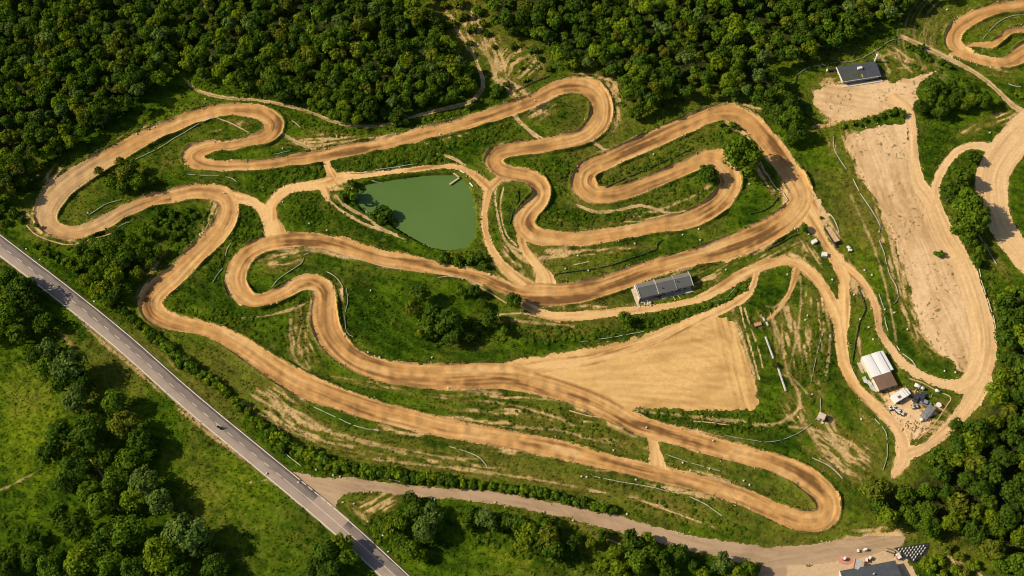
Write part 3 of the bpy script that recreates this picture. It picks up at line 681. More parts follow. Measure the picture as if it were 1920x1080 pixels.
road_strip("edge_line", 1, jn0, sgn * (W_ - .1) - .11, sgn * (W_ - .1) + .11, RZ + .015, M_LINE, 0, .02)
road_strip("edge_line", jn1, CD[-1] - 1, sgn * (W_ - .1) - .11, sgn * (W_ - .1) + .11, RZ + .015, M_LINE, 0, .02)
d = jn0 + .6
while d < jn1:
    road_strip("edge_line", d, d + 1.6, sgn * (W_ - .1) - .11, sgn * (W_ - .1) + .11, RZ + .015, M_LINE); d += 2.3
d = 2.0; stop = near_d(520, 890)
while d < stop:
    road_strip("centre_dash", d, d + 2.0, -.07, .07, RZ + .015, M_LINE); d += 4.6
road_strip("centre_line", stop + 2, CD[-1] - 2, -.06, .06, RZ + .015, M_LINE)

# ------------------------------------------------------------------ foliage
def leaf_quads(P, Nn, S, rng):
    """P centres, Nn normals, S sizes -> vertices, faces"""
    n = len(P)
    r = rng.normal(size=(n, 3)); t = np.cross(Nn, r); t /= np.linalg.norm(t, axis=1)[:, None] + 1e-9
    b = np.cross(Nn, t)
    S = S[:, None]; asp = rng.uniform(.55, 1.0, (n, 1))
    bend = Nn * S * rng.uniform(-.25, .1, (n, 1))
    V = np.stack([P - t * S, P - b * S * asp + bend, P + t * S, P + b * S * asp + bend], 1).reshape(-1, 3)
    F = np.arange(4 * n).reshape(n, 4)
    return V, F
def crown_arrays(seed, lobes=28, per=52, leaf=.115, flat=.92, spread=.70, rag=.16):
    rng = np.random.default_rng(seed)
    P = []; Nn = []; S = []; Cc = []
    for i in range(lobes):
        u = rng.normal(size=3); u /= np.linalg.norm(u)
        if u[2] < -.35: u[2] *= -.6
        r = spread * rng.uniform(.60, 1.28) if i > 4 else rng.uniform(.1, .4)
        c = u * r * np.array([1, 1, flat]); lr = rng.uniform(.17, .42)
        v = rng.normal(size=(per, 3)); v /= np.linalg.norm(v, axis=1)[:, None]
        v[:, 2] = np.where(v[:, 2] < -.5, -v[:, 2], v[:, 2])
        rr = lr * (1 + rag * rng.normal(size=(per, 1)))
        P.append(c + v * rr * np.array([1, 1, .85])); 
        nn = v * .85 + u * .35 + rng.normal(size=(per, 3)) * .38
        Nn.append(nn / np.linalg.norm(nn, axis=1)[:, None])
        S.append(leaf * rng.uniform(.6, 1.35, per))
        tint = rng.uniform(.82, 1.2); yl = rng.uniform(.9, 1.15)
        col = np.ones((per, 3)) * tint * rng.uniform(.75, 1.3, (per, 1)); col[:, 0] *= yl * rng.uniform(.9, 1.15, per)
        Cc.append(col)
    P = np.concatenate(P); Nn = np.concatenate(Nn); S = np.concatenate(S); Cc = np.concatenate(Cc)
    V, F = leaf_quads(P, Nn, S, rng)
    return V, F, np.repeat(Cc, 4, 0)
CR_BIG = [crown_arrays(100 + i, 44, 62, .085, .9, .74) for i in range(4)]
CR_MID = [crown_arrays(200 + i, 30, 50, .112) for i in range(5)]
CR_TALL = [crown_arrays(300 + i, 26, 48, .12, 1.35, .62) for i in range(4)]
CR_BUSH = [crown_arrays(400 + i, 18, 40, .16, .8, .66) for i in range(5)]
CR_SML = [crown_arrays(500 + i, 14, 34, .19, 1.15, .62) for i in range(6)]

def mesh_only(name, arr, mat):
    o = mesh_from(name, arr[0], arr[1], mat, arr[2]); me = o.data
    bpy.data.objects.remove(o); return me
ME_BIG = [mesh_only("tree_crown", a, M_LEAF) for a in CR_BIG]
ME_MID = [mesh_only("tree_crown", a, M_LEAF) for a in CR_MID]
ME_TALL = [mesh_only("tree_crown", a, M_LEAF) for a in CR_TALL]
ME_BUSH = [mesh_only("bush_foliage", a, M_LEAF) for a in CR_BUSH]
# trunk with limbs, unit crown radius, crown centre at z = 1.45
def trunk_mesh(seed):
    rng = random.Random(seed)
    V = []; F = []
    def tube(p0, p1, r0, r1, n=7, seg=3):
        p0, p1 = Vector(p0), Vector(p1); ax = (p1 - p0).normalized()
        t = ax.orthogonal().normalized(); b = ax.cross(t); base = len(V)
        off = Vector((rng.uniform(-.05, .05), rng.uniform(-.05, .05), 0))
        for s in range(seg + 1):
            f = s / seg; c = p0.lerp(p1, f) + off * math.sin(math.pi * f); r = r0 + (r1 - r0) * f
            for k in range(n):
                a = 2 * math.pi * k / n; V.append(tuple(c + (t * math.cos(a) + b * math.sin(a)) * r))
        for s in range(seg):
            for k in range(n):
                a = base + s * n + k; c2 = base + s * n + (k + 1) % n
                F.append((a, c2, c2 + n, a + n))
    tube((0, 0, -.15), (0, 0, .85), .10, .07); tube((0, 0, .85), (.04, .02, 1.7), .07, .02)
    for k in range(6):
        a = k * 1.05 + rng.uniform(-.3, .3); z = .75 + .12 * k
        tube((0, 0, z), (math.cos(a) * .62, math.sin(a) * .62, z + .45), .04, .012)
    o = mesh_from("tree_trunk", V, F, M_BARK, smooth=True); me = o.data; bpy.data.objects.remove(o); return me
ME_TRUNK = [trunk_mesh(i) for i in range(3)]

TINTS = {"dark green": (.62, .70, .85), "mid green": (.95, 1.0, .9), "yellow-green": (1.45, 1.28, .85), "grey-green": (1.10, 1.06, 2.5), "olive green": (1.35, 1.02, 1.2)}
def tint_of(kind, j=.1):
    a = TINTS[kind]; k = random.uniform(1 - j, 1 + j)
    return (a[0] * k, a[1] * k, a[2] * k, 1)
TREES = []
def tree(px, py, rpx, label, kind, group, shape="mid", name="broadleaf_tree", cat="tree"):
    """px,py: middle of the crown in the photo, rpx: crown radius there"""
    r = rpx / 6.5 * (1 + (540 - py) * 0.00024)
    zc = r * (1.12 if shape == 'big' else (1.45 if shape == 'tall' else 1.22))
    x, y = unproj(px, py, zc)
    z0 = hgt(x, y) - .1
    root = bpy.data.objects.new(name, None); COL.objects.link(root)
    root.empty_display_size = .5
    root.location = (x, y, z0); root.rotation_euler = (0, 0, random.uniform(0, 6.28))
    root["label"] = label; root["category"] = cat; root["group"] = group
    cset = {"big": ME_BIG, "mid": ME_MID, "tall": ME_TALL}[shape]
    c = bpy.data.objects.new("crown", random.choice(cset)); COL.objects.link(c); c.parent = root
    c.scale = (r * random.uniform(.93, 1.12), r * random.uniform(.93, 1.12), r * random.uniform(.95, 1.12)); c.location = (0, 0, zc)
    c.color = tint_of(kind)
    t = bpy.data.objects.new("trunk", random.choice(ME_TRUNK)); COL.objects.link(t); t.parent = root
    t.scale = (r, r, r * .82)
    TREES.append((px, py, rpx))
    return root
def bush(px, py, rpx, label, kind, group, name="bush"):
    r = rpx / 6.5
    x, y = unproj(px, py, r * .45)
    o = bpy.data.objects.new(name, random.choice(ME_BUSH)); COL.objects.link(o)
    o.location = (x, y, hgt(x, y) + r * .5); o.rotation_euler = (0, 0, random.uniform(0, 6.28))
    o.scale = (r * random.uniform(.95, 1.15), r * random.uniform(.95, 1.15), r * random.uniform(.85, 1.15))
    o.color = tint_of(kind)
    o["label"] = label; o["category"] = "bush"; o["group"] = group
    return o
ORD = ["first", "second", "third", "fourth", "fifth", "sixth", "seventh", "eighth", "ninth", "tenth", "eleventh", "twelfth", "thirteenth", "fourteenth", "fifteenth", "sixteenth", "seventeenth", "eighteenth", "nineteenth", "twentieth"]
def ordinal(i):
    if i < 20: return ORD[i]
    t = {2: "twenty", 3: "thirty", 4: "forty", 5: "fifty", 6: "sixty", 7: "seventy"}[(i + 1) // 10]
    return (t[:-1] + "ieth") if (i + 1) % 10 == 0 else t + "-" + ORD[(i + 1) % 10 - 1]
def inpoly(x, y, P):
    ins = False
    for i in range(len(P)):
        a, b = P[i], P[(i + 1) % len(P)]
        if (a[1] > y) != (b[1] > y) and x < (b[0] - a[0]) * (y - a[1]) / (b[1] - a[1]) + a[0]: ins = not ins
    return ins
def fill(P, sp, pad, tries=9000, taken=None):
    xs = [p[0] for p in P]; ys = [p[1] for p in P]; out = []
    grid = {}
    if taken:
        for t in taken: grid.setdefault((int(t[0] // sp), int(t[1] // sp)), []).append(t)
    for _ in range(tries):
        x = random.uniform(min(xs), max(xs)); y = random.uniform(min(ys), max(ys))
        if not inpoly(x, y, P): continue
        k = (int(x // sp), int(y // sp)); ok = True
        for i in (-1, 0, 1):
            for j in (-1, 0, 1):
                for q in grid.get((k[0] + i, k[1] + j), ()):
                    if (q[0] - x) ** 2 + ((q[1] - y) * 1.15) ** 2 < (sp * pad) ** 2: ok = False; break
        if ok:
            grid.setdefault(k, []).append((x, y)); out.append((x, y))
    return out
KINDS = ["dark green", "mid green", "mid green", "yellow-green", "dark green"]

# far woods: hundreds of crowns that read as one mass
VV = []; FF = []; CC = []; nv = 0
edge_trees = []
rs = np.random.default_rng(5)
for wi, (poly, lab) in enumerate(((F1, "upper left wood"), (F2, "upper middle wood"), (F3, "upper right wood"))):
    pts = fill(poly, 19.5, 1.0, 16000)
    for (x, y) in pts:
        near = min(math.hypot(x - a[0], y - a[1]) for a in [((poly[i][0] * (1 - t) + poly[(i + 1) % len(poly)][0] * t), (poly[i][1] * (1 - t) + poly[(i + 1) % len(poly)][1] * t)) for i in range(len(poly)) for t in (0, .25, .5, .75)])
        if near < 15 and y > 40 and x > 0 and len(edge_trees) < 95 and random.random() < .8:
            edge_trees.append((x, y, lab)); continue
        sz = rs.uniform(.85, 1.35)
        r = 13.5 * sz / 6.5 * (1 + (540 - y) * 0.00024)
        arr = CR_SML[rs.integers(6)] if sz < 1.0 else (CR_TALL[rs.integers(4)] if rs.random() < .35 else CR_MID[rs.integers(5)])
        V, F, Cc = arr
        zc = r * 1.45 + rs.uniform(.5, 2.2)
        X, Y = unproj(x, y, zc)
        a = rs.uniform(0, 6.28); ca, sa = math.cos(a), math.sin(a)
        W = np.empty_like(V); W[:, 0] = (V[:, 0] * ca - V[:, 1] * sa) * r + X; W[:, 1] = (V[:, 0] * sa + V[:, 1] * ca) * r + Y
        W[:, 2] = V[:, 2] * r * rs.uniform(.95, 1.25) + zc
        kd = ["dark green", "dark green", "mid green", "mid green", "yellow-green", "olive green", "grey-green"][rs.integers(7)]
        if kd == "grey-green" and rs.random() < .5: kd = "dark green"
        tt = np.array(tint_of(kd, .18)[:3]) * 1.0
        VV.append(W); FF.append(F + nv); CC.append(Cc * tt); nv += len(W)
wood = mesh_from("woodland", np.concatenate(VV), np.concatenate(FF), M_LEAF, np.concatenate(CC))
wood["kind"] = "stuff"; wood["label"] = "dense green woodland canopy covering the top of the view"; wood["category"] = "woodland"
print("woodland verts", nv, "edge", len(edge_trees))
by = {}
for (x, y, lab) in edge_trees: by.setdefault(lab, []).append((x, y))
for lab, lst in by.items():
    lst.sort(key=lambda p: p[0])
    for i, (x, y) in enumerate(lst):
        k = random.choice(KINDS)
        tree(x, y, random.uniform(13, 18), f"{k} tree on the rim of the {lab}, {ordinal(i)} from the left", k, f"rim trees of the {lab}", random.choice(("mid", "tall")))

# placed trees, crown centres and radii in photo pixels
def place(lst, templ, group, shape="mid", kinds=KINDS, order="left", name="broadleaf_tree"):
    ks = 0 if order in ("left",) else 1
    idxs = sorted(range(len(lst)), key=lambda i: lst[i][ks])
    for rank, i in enumerate(idxs):
        t = lst[i]; k = t[3] if len(t) > 3 else random.choice(kinds)
        word = f"{ordinal(rank)} from the {'left' if ks == 0 else 'top'}"
        tree(t[0], t[1], t[2], templ.format(k=k, o=word), k, group, shape if t[2] < 24 else "big", name)
def place_b(lst, templ, group, kinds=KINDS, order="left"):
    ks = 0 if order == "left" else 1
    for rank, i in enumerate(sorted(range(len(lst)), key=lambda i: lst[i][ks])):
        t = lst[i]; k = t[3] if len(t) > 3 else random.choice(kinds)
        bush(t[0], t[1], t[2], templ.format(k=k, o=f"{ordinal(rank)} from the {'left' if ks == 0 else 'top'}"), k, group)

tree(1388, 293, 35, "big dense round green tree at the end of the grass island between dirt bends", "mid green", "lone trees by the track", "big")
tree(1330, 323, 18, "small dark bushy tree left of the big round tree inside the bend", "dark green", "lone trees by the track", "mid")
tree(1171, 597, 14, "small round green tree below the dark grey clubhouse", "mid green", "lone trees by the track")
tree(963, 565, 17, "small dark tree at the lower rim of the track where roads meet", "dark green", "lone trees by the track")
tree(1507, 426, 9, "tiny green tree on the corner where the wide dirt junction narrows", "mid green", "lone trees by the track")
tree(1792, 798, 15, "dark round tree standing on the dirt road bend below the yard", "dark green", "lone trees by the track")
tree(1451, 681, 7, "tiny tree between the two long white benches", "olive green", "lone trees by the track")
place_b([(656,366,20,"mid green"),(718,402,23,"dark green")], "large {k} rounded bush overhanging the left pond bank, {o}", "large bushes on the pond bank")
place_b([(660,345,9),(738,412,10),(680,352,7),(645,375,8),(700,396,6)], "{k} low bush on the left pond bank, {o}", "bushes on the pond bank")
place([(1826,292,13),(1802,328,20),(1784,362,22),(1812,378,28),(1828,403,30,"mid green"),(1800,424,22),(1817,446,18),(1836,470,13),(1828,488,12)], "{k} tree in the row right of the pale lot, {o}", "trees between the pale lot and the right dirt road", order="top")
place([(787,550,19),(814,590,20),(848,604,25,"dark green"),(800,610,18),(773,577,17,"olive green"),(890,546,13),(862,546,12),(892,612,11),(918,598,19,"dark green"),(946,622,11),(847,632,18),(790,626,13),(878,630,12),(825,618,16),(905,570,10)], "{k} tree in the middle thicket, {o}", "trees in the middle thicket")
place_b([(890,485,17,"dark green"),(833,486,13),(857,492,12),(907,497,11),(872,480,11),(846,480,10)], "{k} bush below the pond beside the track, {o}", "bushes below the pond")
place([(197,505,18),(218,515,21),(234,478,20,"dark green"),(207,466,18),(168,489,19),(161,524,15),(188,546,19),(213,549,18),(257,515,14,"yellow-green"),(263,472,17),(247,455,15),(281,492,13),(220,440,13),(186,458,14),(150,470,13),(298,470,12),(273,433,13),(226,494,16,"grey-green"),(205,488,16),(178,515,16),(236,535,14),(203,570,12)], "{k} tree in the left roadside thicket, {o}", "trees of the left roadside thicket")
place_b([(300,398,13,"dark green"),(322,402,12),(343,412,10),(310,420,10),(290,415,9),(330,425,9),(350,395,9),(365,405,8),(325,445,9),(300,440,10),(340,438,8)], "{k} bush on the slope inside the left bend, {o}", "bushes inside the left bend")
place([(236,326,20,"olive green"),(262,343,15),(207,343,14),(250,314,14,"dark green"),(282,340,10),(226,350,14,"mid green"),(225,302,9,"olive green"),(186,322,9,"olive green")], "{k} tree in the far left hairpin clump, {o}", "clump inside the far left hairpin")
place([(1462,165,15),(1478,190,17),(1488,215,18),(1492,245,20,"dark green"),(1468,225,16),(1478,262,13)], "{k} tree beside the top right bend, {o}", "trees at the tip of the upper right wood", order="top")
C1 = [(1725,182),(1742,164),(1762,152),(1782,152),(1805,160),(1825,174),(1845,190),(1830,192),(1800,200),(1760,208),(1732,206),(1718,198)]
p = fill(C1, 19, 1.0, 3000); place([(x, y, random.uniform(12, 18)) for x, y in p], "{k} tree in the copse by the sandy lot, {o}", "trees of the copse by the sandy lot", order="left")
place_b([(1700,86,8),(1712,92,9),(1722,100,10),(1735,104,9),(1742,112,7),(1765,118,8),(1778,126,8),(1728,88,8)], "{k} bush under the pale diagonal path, {o}", "bushes under the diagonal path")
place_b([(1666,212,9),(1680,208,10),(1692,214,9),(1655,218,7),(1640,222,6),(1622,226,6),(1600,232,7),(1580,236,7),(1612,234,6)], "{k} bush between the two sandy lots, {o}", "hedge between the two sandy lots")
place_b([(1906,175,7),(1915,180,8)], "{k} bush below the far right circuit, {o}", "bushes below the far right circuit")
# right wood
p4 = fill(F4, 31, 1.0, 7000, taken=[(1792, 798)])
def in_rows(pts, n):
    """rows from the top, each counted from the left"""
    pts = sorted(pts, key=lambda t: t[1]); out = []
    for r_ in range(0, len(pts), n):
        for c_, t in enumerate(sorted(pts[r_:r_ + n], key=lambda t: t[0])): out.append((t, ordinal(r_ // n), ordinal(c_)))
    return out
for (t, ro, co) in in_rows(p4, 7):
    k = random.choice(KINDS + ["yellow-green", "olive green"])
    tree(t[0], t[1], random.uniform(17, 26), f"{k} tree in the right edge wood, {ro} row down, {co} from the left", k, "trees of the right edge wood", random.choice(("mid", "mid", "big")))
place_b([(1880,560,12),(1898,545,12),(1885,600,11),(1876,625,10),(1873,668,9)], "{k} bush along the right edge wood, {o}", "bushes on the rim of the right edge wood", order="top")
place_b([(1755,1012,9,"yellow-green"),(1775,1030,10,"olive green"),(1762,1050,12,"yellow-green"),(1800,1045,10,"olive green"),(1790,1068,11),(1825,1060,10,"yellow-green"),(1740,1060,14,"yellow-green"),(1745,1080,12),(1765,1082,12),(1810,1082,12,"olive green")], "{k} shrub near the bottom building, {o}", "shrubs near the bottom building")
# lower left woods
big5 = [(40,545,26),(18,520,20),(52,578,20),(14,592,26),(34,632,20),(82,606,18),(88,655,20,"grey-green"),(60,668,20),(132,688,31,"grey-green"),(152,712,24),(86,694,22),(142,748,26,"grey-green"),(216,755,24),(112,722,20),(178,800,24),(166,815,30,"dark green"),(232,800,26,"olive green"),(264,828,24),(112,815,28,"dark green"),(92,850,22),(244,862,24),(142,872,26,"dark green"),(272,905,28,"grey-green"),(300,942,26,"grey-green"),(216,900,24),(190,948,26),(166,925,22),(252,934,24),(352,1003,38,"grey-green"),(386,1022,20),(302,1040,34,"yellow-green"),(240,1000,32),(200,1012,28),(140,992,26),(112,962,20,"dark green"),(150,1052,30),(332,1066,26),(402,1066,22),(62,1048,22,"dark green"),(22,1042,20),(92,1062,24),(56,1006,15),(250,1070,28),(205,1060,24),(120,905,22),(200,860,20),(10,1075,22),(-20,560,24),(-25,620,22),(-30,1060,26),(120,1110,28),(220,1120,30),(330,1120,26)]
for (t, ro, co) in in_rows(big5, 5):
    k = t[3] if len(t) > 3 else random.choice(KINDS)
    sz = "large" if t[2] > 27 else ("small" if t[2] < 21 else "medium")
    tree(t[0], t[1], t[2], f"{sz} {k} tree left of the asphalt road, {ro} row down, {co} from the left", k, "trees of the belt left of the road", "big" if t[2] > 21 else "mid")
place([(640,1018,20),(612,1034,24,"dark green"),(590,1056,22),(655,1048,19),(622,1072,24),(580,1082,18)], "{k} tree over the lower asphalt road, {o}", "trees overhanging the lower road")
place([(770,938,17,"dark green"),(780,957,21),(808,967,24,"grey-green"),(747,980,18),(733,996,16,"yellow-green"),(797,994,24,"grey-green"),(753,1013,17),(773,1028,19),(790,1042,15),(820,985,16),(720,985,11)], "{k} tree under the road junction, {o}", "trees in the clump under the road junction")
place([(873,977,17),(890,966,18,"dark green"),(911,973,21,"grey-green"),(928,984,17),(948,977,17,"dark green"),(971,981,21,"dark green"),(994,997,23),(1028,1007,25,"olive green"),(1040,1031,22,"dark green"),(980,1020,18),(1016,980,17),(1078,1013,13),(1070,1031,15),(1010,1030,16),(1045,990,12)], "{k} tree in the row under the access road, {o}", "trees in the row under the access road")
place([(1110,1020,12),(1128,1004,12),(1147,1038,13,"yellow-green"),(1181,1018,23,"dark green"),(1194,1050,23),(1221,1040,19),(1241,1054,18,"dark green"),(1270,1038,18),(1254,1075,17),(1161,1071,19,"yellow-green"),(1128,1061,16,"yellow-green"),(1353,1056,20,"grey-green"),(1384,1074,17),(1405,1066,16),(1301,1062,11),(1215,1010,14),(1320,1078,14)], "{k} tree at the bottom edge row, {o}", "trees along the bottom below the access road")
# roadside hedge
hedge = [(66,462,6),(80,470,8),(97,480,9),(113,488,10),(127,497,10),(140,505,9),
 (208,572,9),(220,580,9),(233,588,9),(247,598,10),(260,608,10),(273,619,10),(285,629,10),(297,638,10),(308,647,11),(320,655,11),(330,668,11),(343,677,11),(355,685,11),(368,694,12),(380,703,11),(392,712,10),(404,720,10),(416,730,10),(428,741,9),(440,751,9),(453,762,9),(466,773,9),(480,785,10),(494,797,10),(508,809,12),(521,821,13),(535,832,13),(549,839,13),(563,846,13),(578,853,13),(592,861,12),(606,866,13),(620,870,12),(635,874,12),(650,877,12),(665,879,12),(680,882,12),(695,884,12),(712,886,12),(728,888,12),(744,890,12),(760,893,12),(777,896,12),(794,896,13),(812,895,13),(830,899,11),(848,902,11),(866,905,10),(884,908,9),(902,910,8),(922,913,8),(942,916,9),(962,917,10),(982,919,11),(1000,922,11),(1020,925,11),(1040,930,10),(1060,935,10),(1078,940,10),(1096,944,11),(1114,949,11),(1132,953,11),(1150,958,10)]
for i, t in enumerate(hedge):
    k = random.choice(["dark green", "mid green", "mid green", "yellow-green"])
    seg = "beside the asphalt road" if t[0] < 560 else "above the gravel access road"
    bush(t[0] + random.uniform(-1.5, 1.5), t[1] + random.uniform(-2, 2), t[2] * random.uniform(.95, 1.2), f"{k} hedge bush {seg}, {ordinal(i)} from the left", k, "hedge bushes along the roads", "hedge_bush")
for i, (x, y, r) in enumerate([(5,385,14),(25,400,12),(40,412,9),(12,418,10),(-8,405,12),(70,425,5)]):
    bush(x, y, r, f"low bush left of the far left hairpin, {ordinal(i)} of the loose group", "dark green", "bushes left of the hairpin")
bush(1760, 477, 9, "lone low green bush in the middle of the pale dirt lot", "mid green", "lone bushes")
bush(1540, 408, 4, "tiny bush on the dirt at the wide junction", "olive green", "lone bushes")
place_b([(1385,242,6),(1372,236,9),(1350,234,8),(1362,244,7)], "{k} bush under the top right bend, {o}", "bushes under the top right bend")
place_b([(758,228,14,"mid green"),(745,232,9),(935,170,15,"dark green"),(925,180,10),(950,160,8)], "{k} bush beside the narrow pale path, {o}", "bushes beside the narrow path")
place_b([(846,45,12,"olive green"),(868,30,15,"olive green"),(885,55,14,"olive green"),(860,8,15,"olive green"),(895,20,14,"mid green"),(905,45,10,"olive green"),(832,10,10,"olive green"),(815,-5,14),(830,48,11,"dark green"),(880,82,9,"dark green"),(912,65,9,"dark green"),(905,-5,14),(925,88,7)], "{k} bush in the eroded gap, {o}", "bushes in the eroded gap", kinds=["olive green"])
place_b([(962,88,9),(1000,95,10),(985,150,7),(1010,110,9),(975,128,6,"olive green"),(1030,130,8)], "{k} bush on the eroded clearing, {o}", "bushes on the clearing")

# scrub: low rough growth nobody could count
SCRUB = [
 ([(640,312),(700,292),(780,283),(830,280),(845,296),(800,305),(720,314),(660,326)], 260, (5, 9)),
 ([(650,297),(720,284),(800,268),(880,250),(950,230),(960,245),(900,262),(820,280),(700,300)], 300, (4, 8)),
 ([(960,225),(980,240),(960,262),(930,268),(890,270),(900,250)], 60, (3, 6)),
 ([(460,170),(540,185),(600,207),(640,228),(600,222),(520,200),(440,182)], 150, (4, 9)),
 ([(340,140),(420,160),(470,178),(380,172)], 60, (4, 8)),
 ([(350,150),(330,190),(280,220),(230,240),(180,270),(210,268),(300,225),(360,200)], 60, (3, 6)),
 ([(780,600),(960,600),(960,640),(800,650)], 130, (4, 9)),
 ([(960,612),(1160,612),(1160,632),(960,650)], 150, (3, 8)),
 ([(1160,600),(1240,590),(1400,535),(1408,550),(1260,602),(1170,622)], 200, (3, 8)),
 ([(540,360),(600,370),(640,400),(600,420),(540,410)], 110, (3, 6)),
 ([(1010,395),(1180,390),(1240,398),(1180,415),(1020,425)], 150, (3, 7)),
 ([(540,540),(650,500),(760,540),(760,600),(660,640)], 60, (3, 5)),
 ([(450,390),(478,395),(500,430),(440,470),(400,520),(380,520),(420,460)], 150, (3, 6)),
 ([(320,560),(420,580),(540,610),(540,650),(430,610),(320,585)], 160, (3, 6)),
 ([(260,420),(380,390),(400,400),(360,450),(300,500),(270,470)], 160, (4, 8)),
 ([(80,460),(200,440),(260,430),(150,520)], 90, (4, 8)),
 ([(470,330),(600,308),(612,330),(560,340),(500,365),(470,355)], 120, (4, 8)),
 ([(1130,340),(1160,320),(1330,245),(1370,240),(1340,262),(1200,325),(1140,345)], 150, (3, 7)),
 ([(940,300),(1080,285),(1120,290),(1060,330),(1050,370),(1035,330),(980,310)], 110, (3, 7)),
 ([(1180,360),(1300,330),(1340,345),(1290,392),(1180,392)], 120, (3, 6)),
 ([(1550,560),(1560,700),(1520,760),(1500,700),(1530,600)], 120, (3, 6)),
 ([(1195,768),(1420,774),(1440,750),(1500,790),(1420,815),(1290,800)], 180, (3, 6)),
 ([(870,740),(1000,765),(1080,775),(1180,830),(1190,855),(1050,820),(880,780)], 160, (3, 5)),
 ([(1100,880),(1400,950),(1400,1010),(1180,960)], 130, (3, 6)),
 ([(1480,90),(1660,40),(1700,70),(1590,110),(1500,130)], 180, (4, 9)),
 ([(1440,140),(1490,130),(1500,250),(1560,260),(1520,270)], 80, (4, 8)),
 ([(1700,120),(1770,130),(1840,165),(1720,160)], 50, (4, 8)),
 ([(1725,215),(1800,210),(1780,280),(1740,330)], 110, (3, 6)),
 ([(1780,310),(1840,290),(1820,340),(1770,390)], 60, (4, 8)),
 ([(1840,500),(1880,520),(1890,600),(1870,640),(1850,560)], 90, (3, 6)),
 ([(420,200),(520,205),(600,225),(760,245),(640,262),(560,235)], 110, (3, 6)),
 ([(760,212),(930,180),(950,190),(800,232)], 120, (4, 8)),
 ([(0,560),(120,640),(280,800),(250,880),(60,700)], 130, (4, 8)),
 ([(860,960),(1080,990),(1300,1050),(1100,1080),(850,1010)], 200, (4, 8)),
 ([(680,980),(760,950),(760,1060),(700,1010)], 90, (4, 8)),
 ([(0,960),(80,980),(150,1100),(0,1100)], 90, (4, 8)),
 ([(380,730),(560,850),(700,890),(1100,955),(900,925),(560,890)], 120, (3, 6)),
 ([(1040,120),(1190,225),(1215,250),(1160,180)], 60, (4, 8)),
 ([(1175,190),(1220,250),(1350,200),(1440,240),(1400,205)], 60, (4, 7)),
 ([(960,70),(1020,90),(1020,130),(960,140)], 50, (3, 6)),
]
VV = []; FF = []; CC = []; nv = 0
for poly, n, (ra, rb) in SCRUB:
    xs = [p[0] for p in poly]; ys = [p[1] for p in poly]
    placed = 0; guard = 0
    n = int(n * .6)
    while placed < n and guard < n * 12:
        guard += 1
        x = random.uniform(min(xs), max(xs)); y = random.uniform(min(ys), max(ys))
        if not inpoly(x, y, poly): continue
        X, Y = unproj(x, y, .2)
        ix, iy = int(x - OX), int(y - OY)
        if 0 <= ix < RW and 0 <= iy < RH and max(tSD[iy, ix], rSD[iy, ix], lSD[iy, ix], aSD[iy, ix], wSD[iy, ix], pSD[iy, ix] + 1) > -2.5: continue
        r = random.uniform(ra, rb) / 6.5 * .8
        V, F, Cc = CR_SML[random.randrange(6)]
        a = random.uniform(0, 6.28); ca, sa = math.cos(a), math.sin(a)
        W = np.empty_like(V); W[:, 0] = (V[:, 0] * ca - V[:, 1] * sa) * r + X; W[:, 1] = (V[:, 0] * sa + V[:, 1] * ca) * r + Y
        W[:, 2] = V[:, 2] * r * .5 + hgt(X, Y) + r * .12
        tt = np.array(tint_of(random.choice(["mid green", "mid green", "yellow-green", "mid green", "olive green"]), .15)[:3]) * .95
        VV.append(W); FF.append(F + nv); CC.append(Cc * tt); nv += len(W); placed += 1
scrub = mesh_from("scrub", np.concatenate(VV), np.concatenate(FF), M_LEAF, np.concatenate(CC))
scrub["kind"] = "stuff"; scrub["label"] = "low green scrub growing in patches between the tracks"; scrub["category"] = "scrub"
print("scrub verts", nv)

# rough grass tufts
NT = 110000
tx = RNG.uniform(gx0 + 3, gx1 - 3, NT); ty = RNG.uniform(gy0 + 3, gy1 - 3, NT)
ii = ((tx - gx0) / STEP).astype(int); jj = ((ty - gy0) / STEP).astype(int)
ok = (bare[jj, ii] < -.5) & (gw[jj, ii] < -3) & (ga[jj, ii] < -3) & (dry[jj, ii] < .85)
tx, ty, ii, jj = tx[ok], ty[ok], ii[ok], jj[ok]
n = len(tx); tz = H[jj, ii]; cg = grass[jj, ii]
ls = ampl[jj, ii]
TV = []; TC = []
for b_ in range(3):
    a = RNG.uniform(0, 6.28, n); hgt_ = RNG.uniform(.16, .5, n) * (.55 + .5 * ls); w = RNG.uniform(.10, .26, n); lean = RNG.uniform(0, .3, n)
    ox = RNG.normal(0, .16, n); oy = RNG.normal(0, .16, n)
    cx_, cy_ = np.cos(a), np.sin(a)
    p0 = np.stack([tx + ox - cy_ * w, ty + oy + cx_ * w, tz - .05], 1)
    p1 = np.stack([tx + ox + cy_ * w, ty + oy - cx_ * w, tz - .05], 1)
    p2 = np.stack([tx + ox + cx_ * lean, ty + oy + cy_ * lean, tz + hgt_], 1)
    TV.append(np.stack([p0, p1, p2], 1).reshape(-1, 3))
    f = RNG.uniform(1.15, 2.0, (n, 1)) * np.stack([RNG.uniform(.9, 1.2, n), np.ones(n), np.ones(n)], 1)
    TC.append(np.repeat(cg * f, 3, 0))
TV = np.concatenate(TV); TC = np.concatenate(TC)
M_TUFT = mat_leaf("grass_blades", (1, 1, 1), .2)
tf = mesh_from("rough_grass", TV, np.arange(len(TV)).reshape(-1, 3), M_TUFT, TC)
tf["kind"] = "stuff"; tf["label"] = "rough grass and weeds covering the open ground"; tf["category"] = "grass"

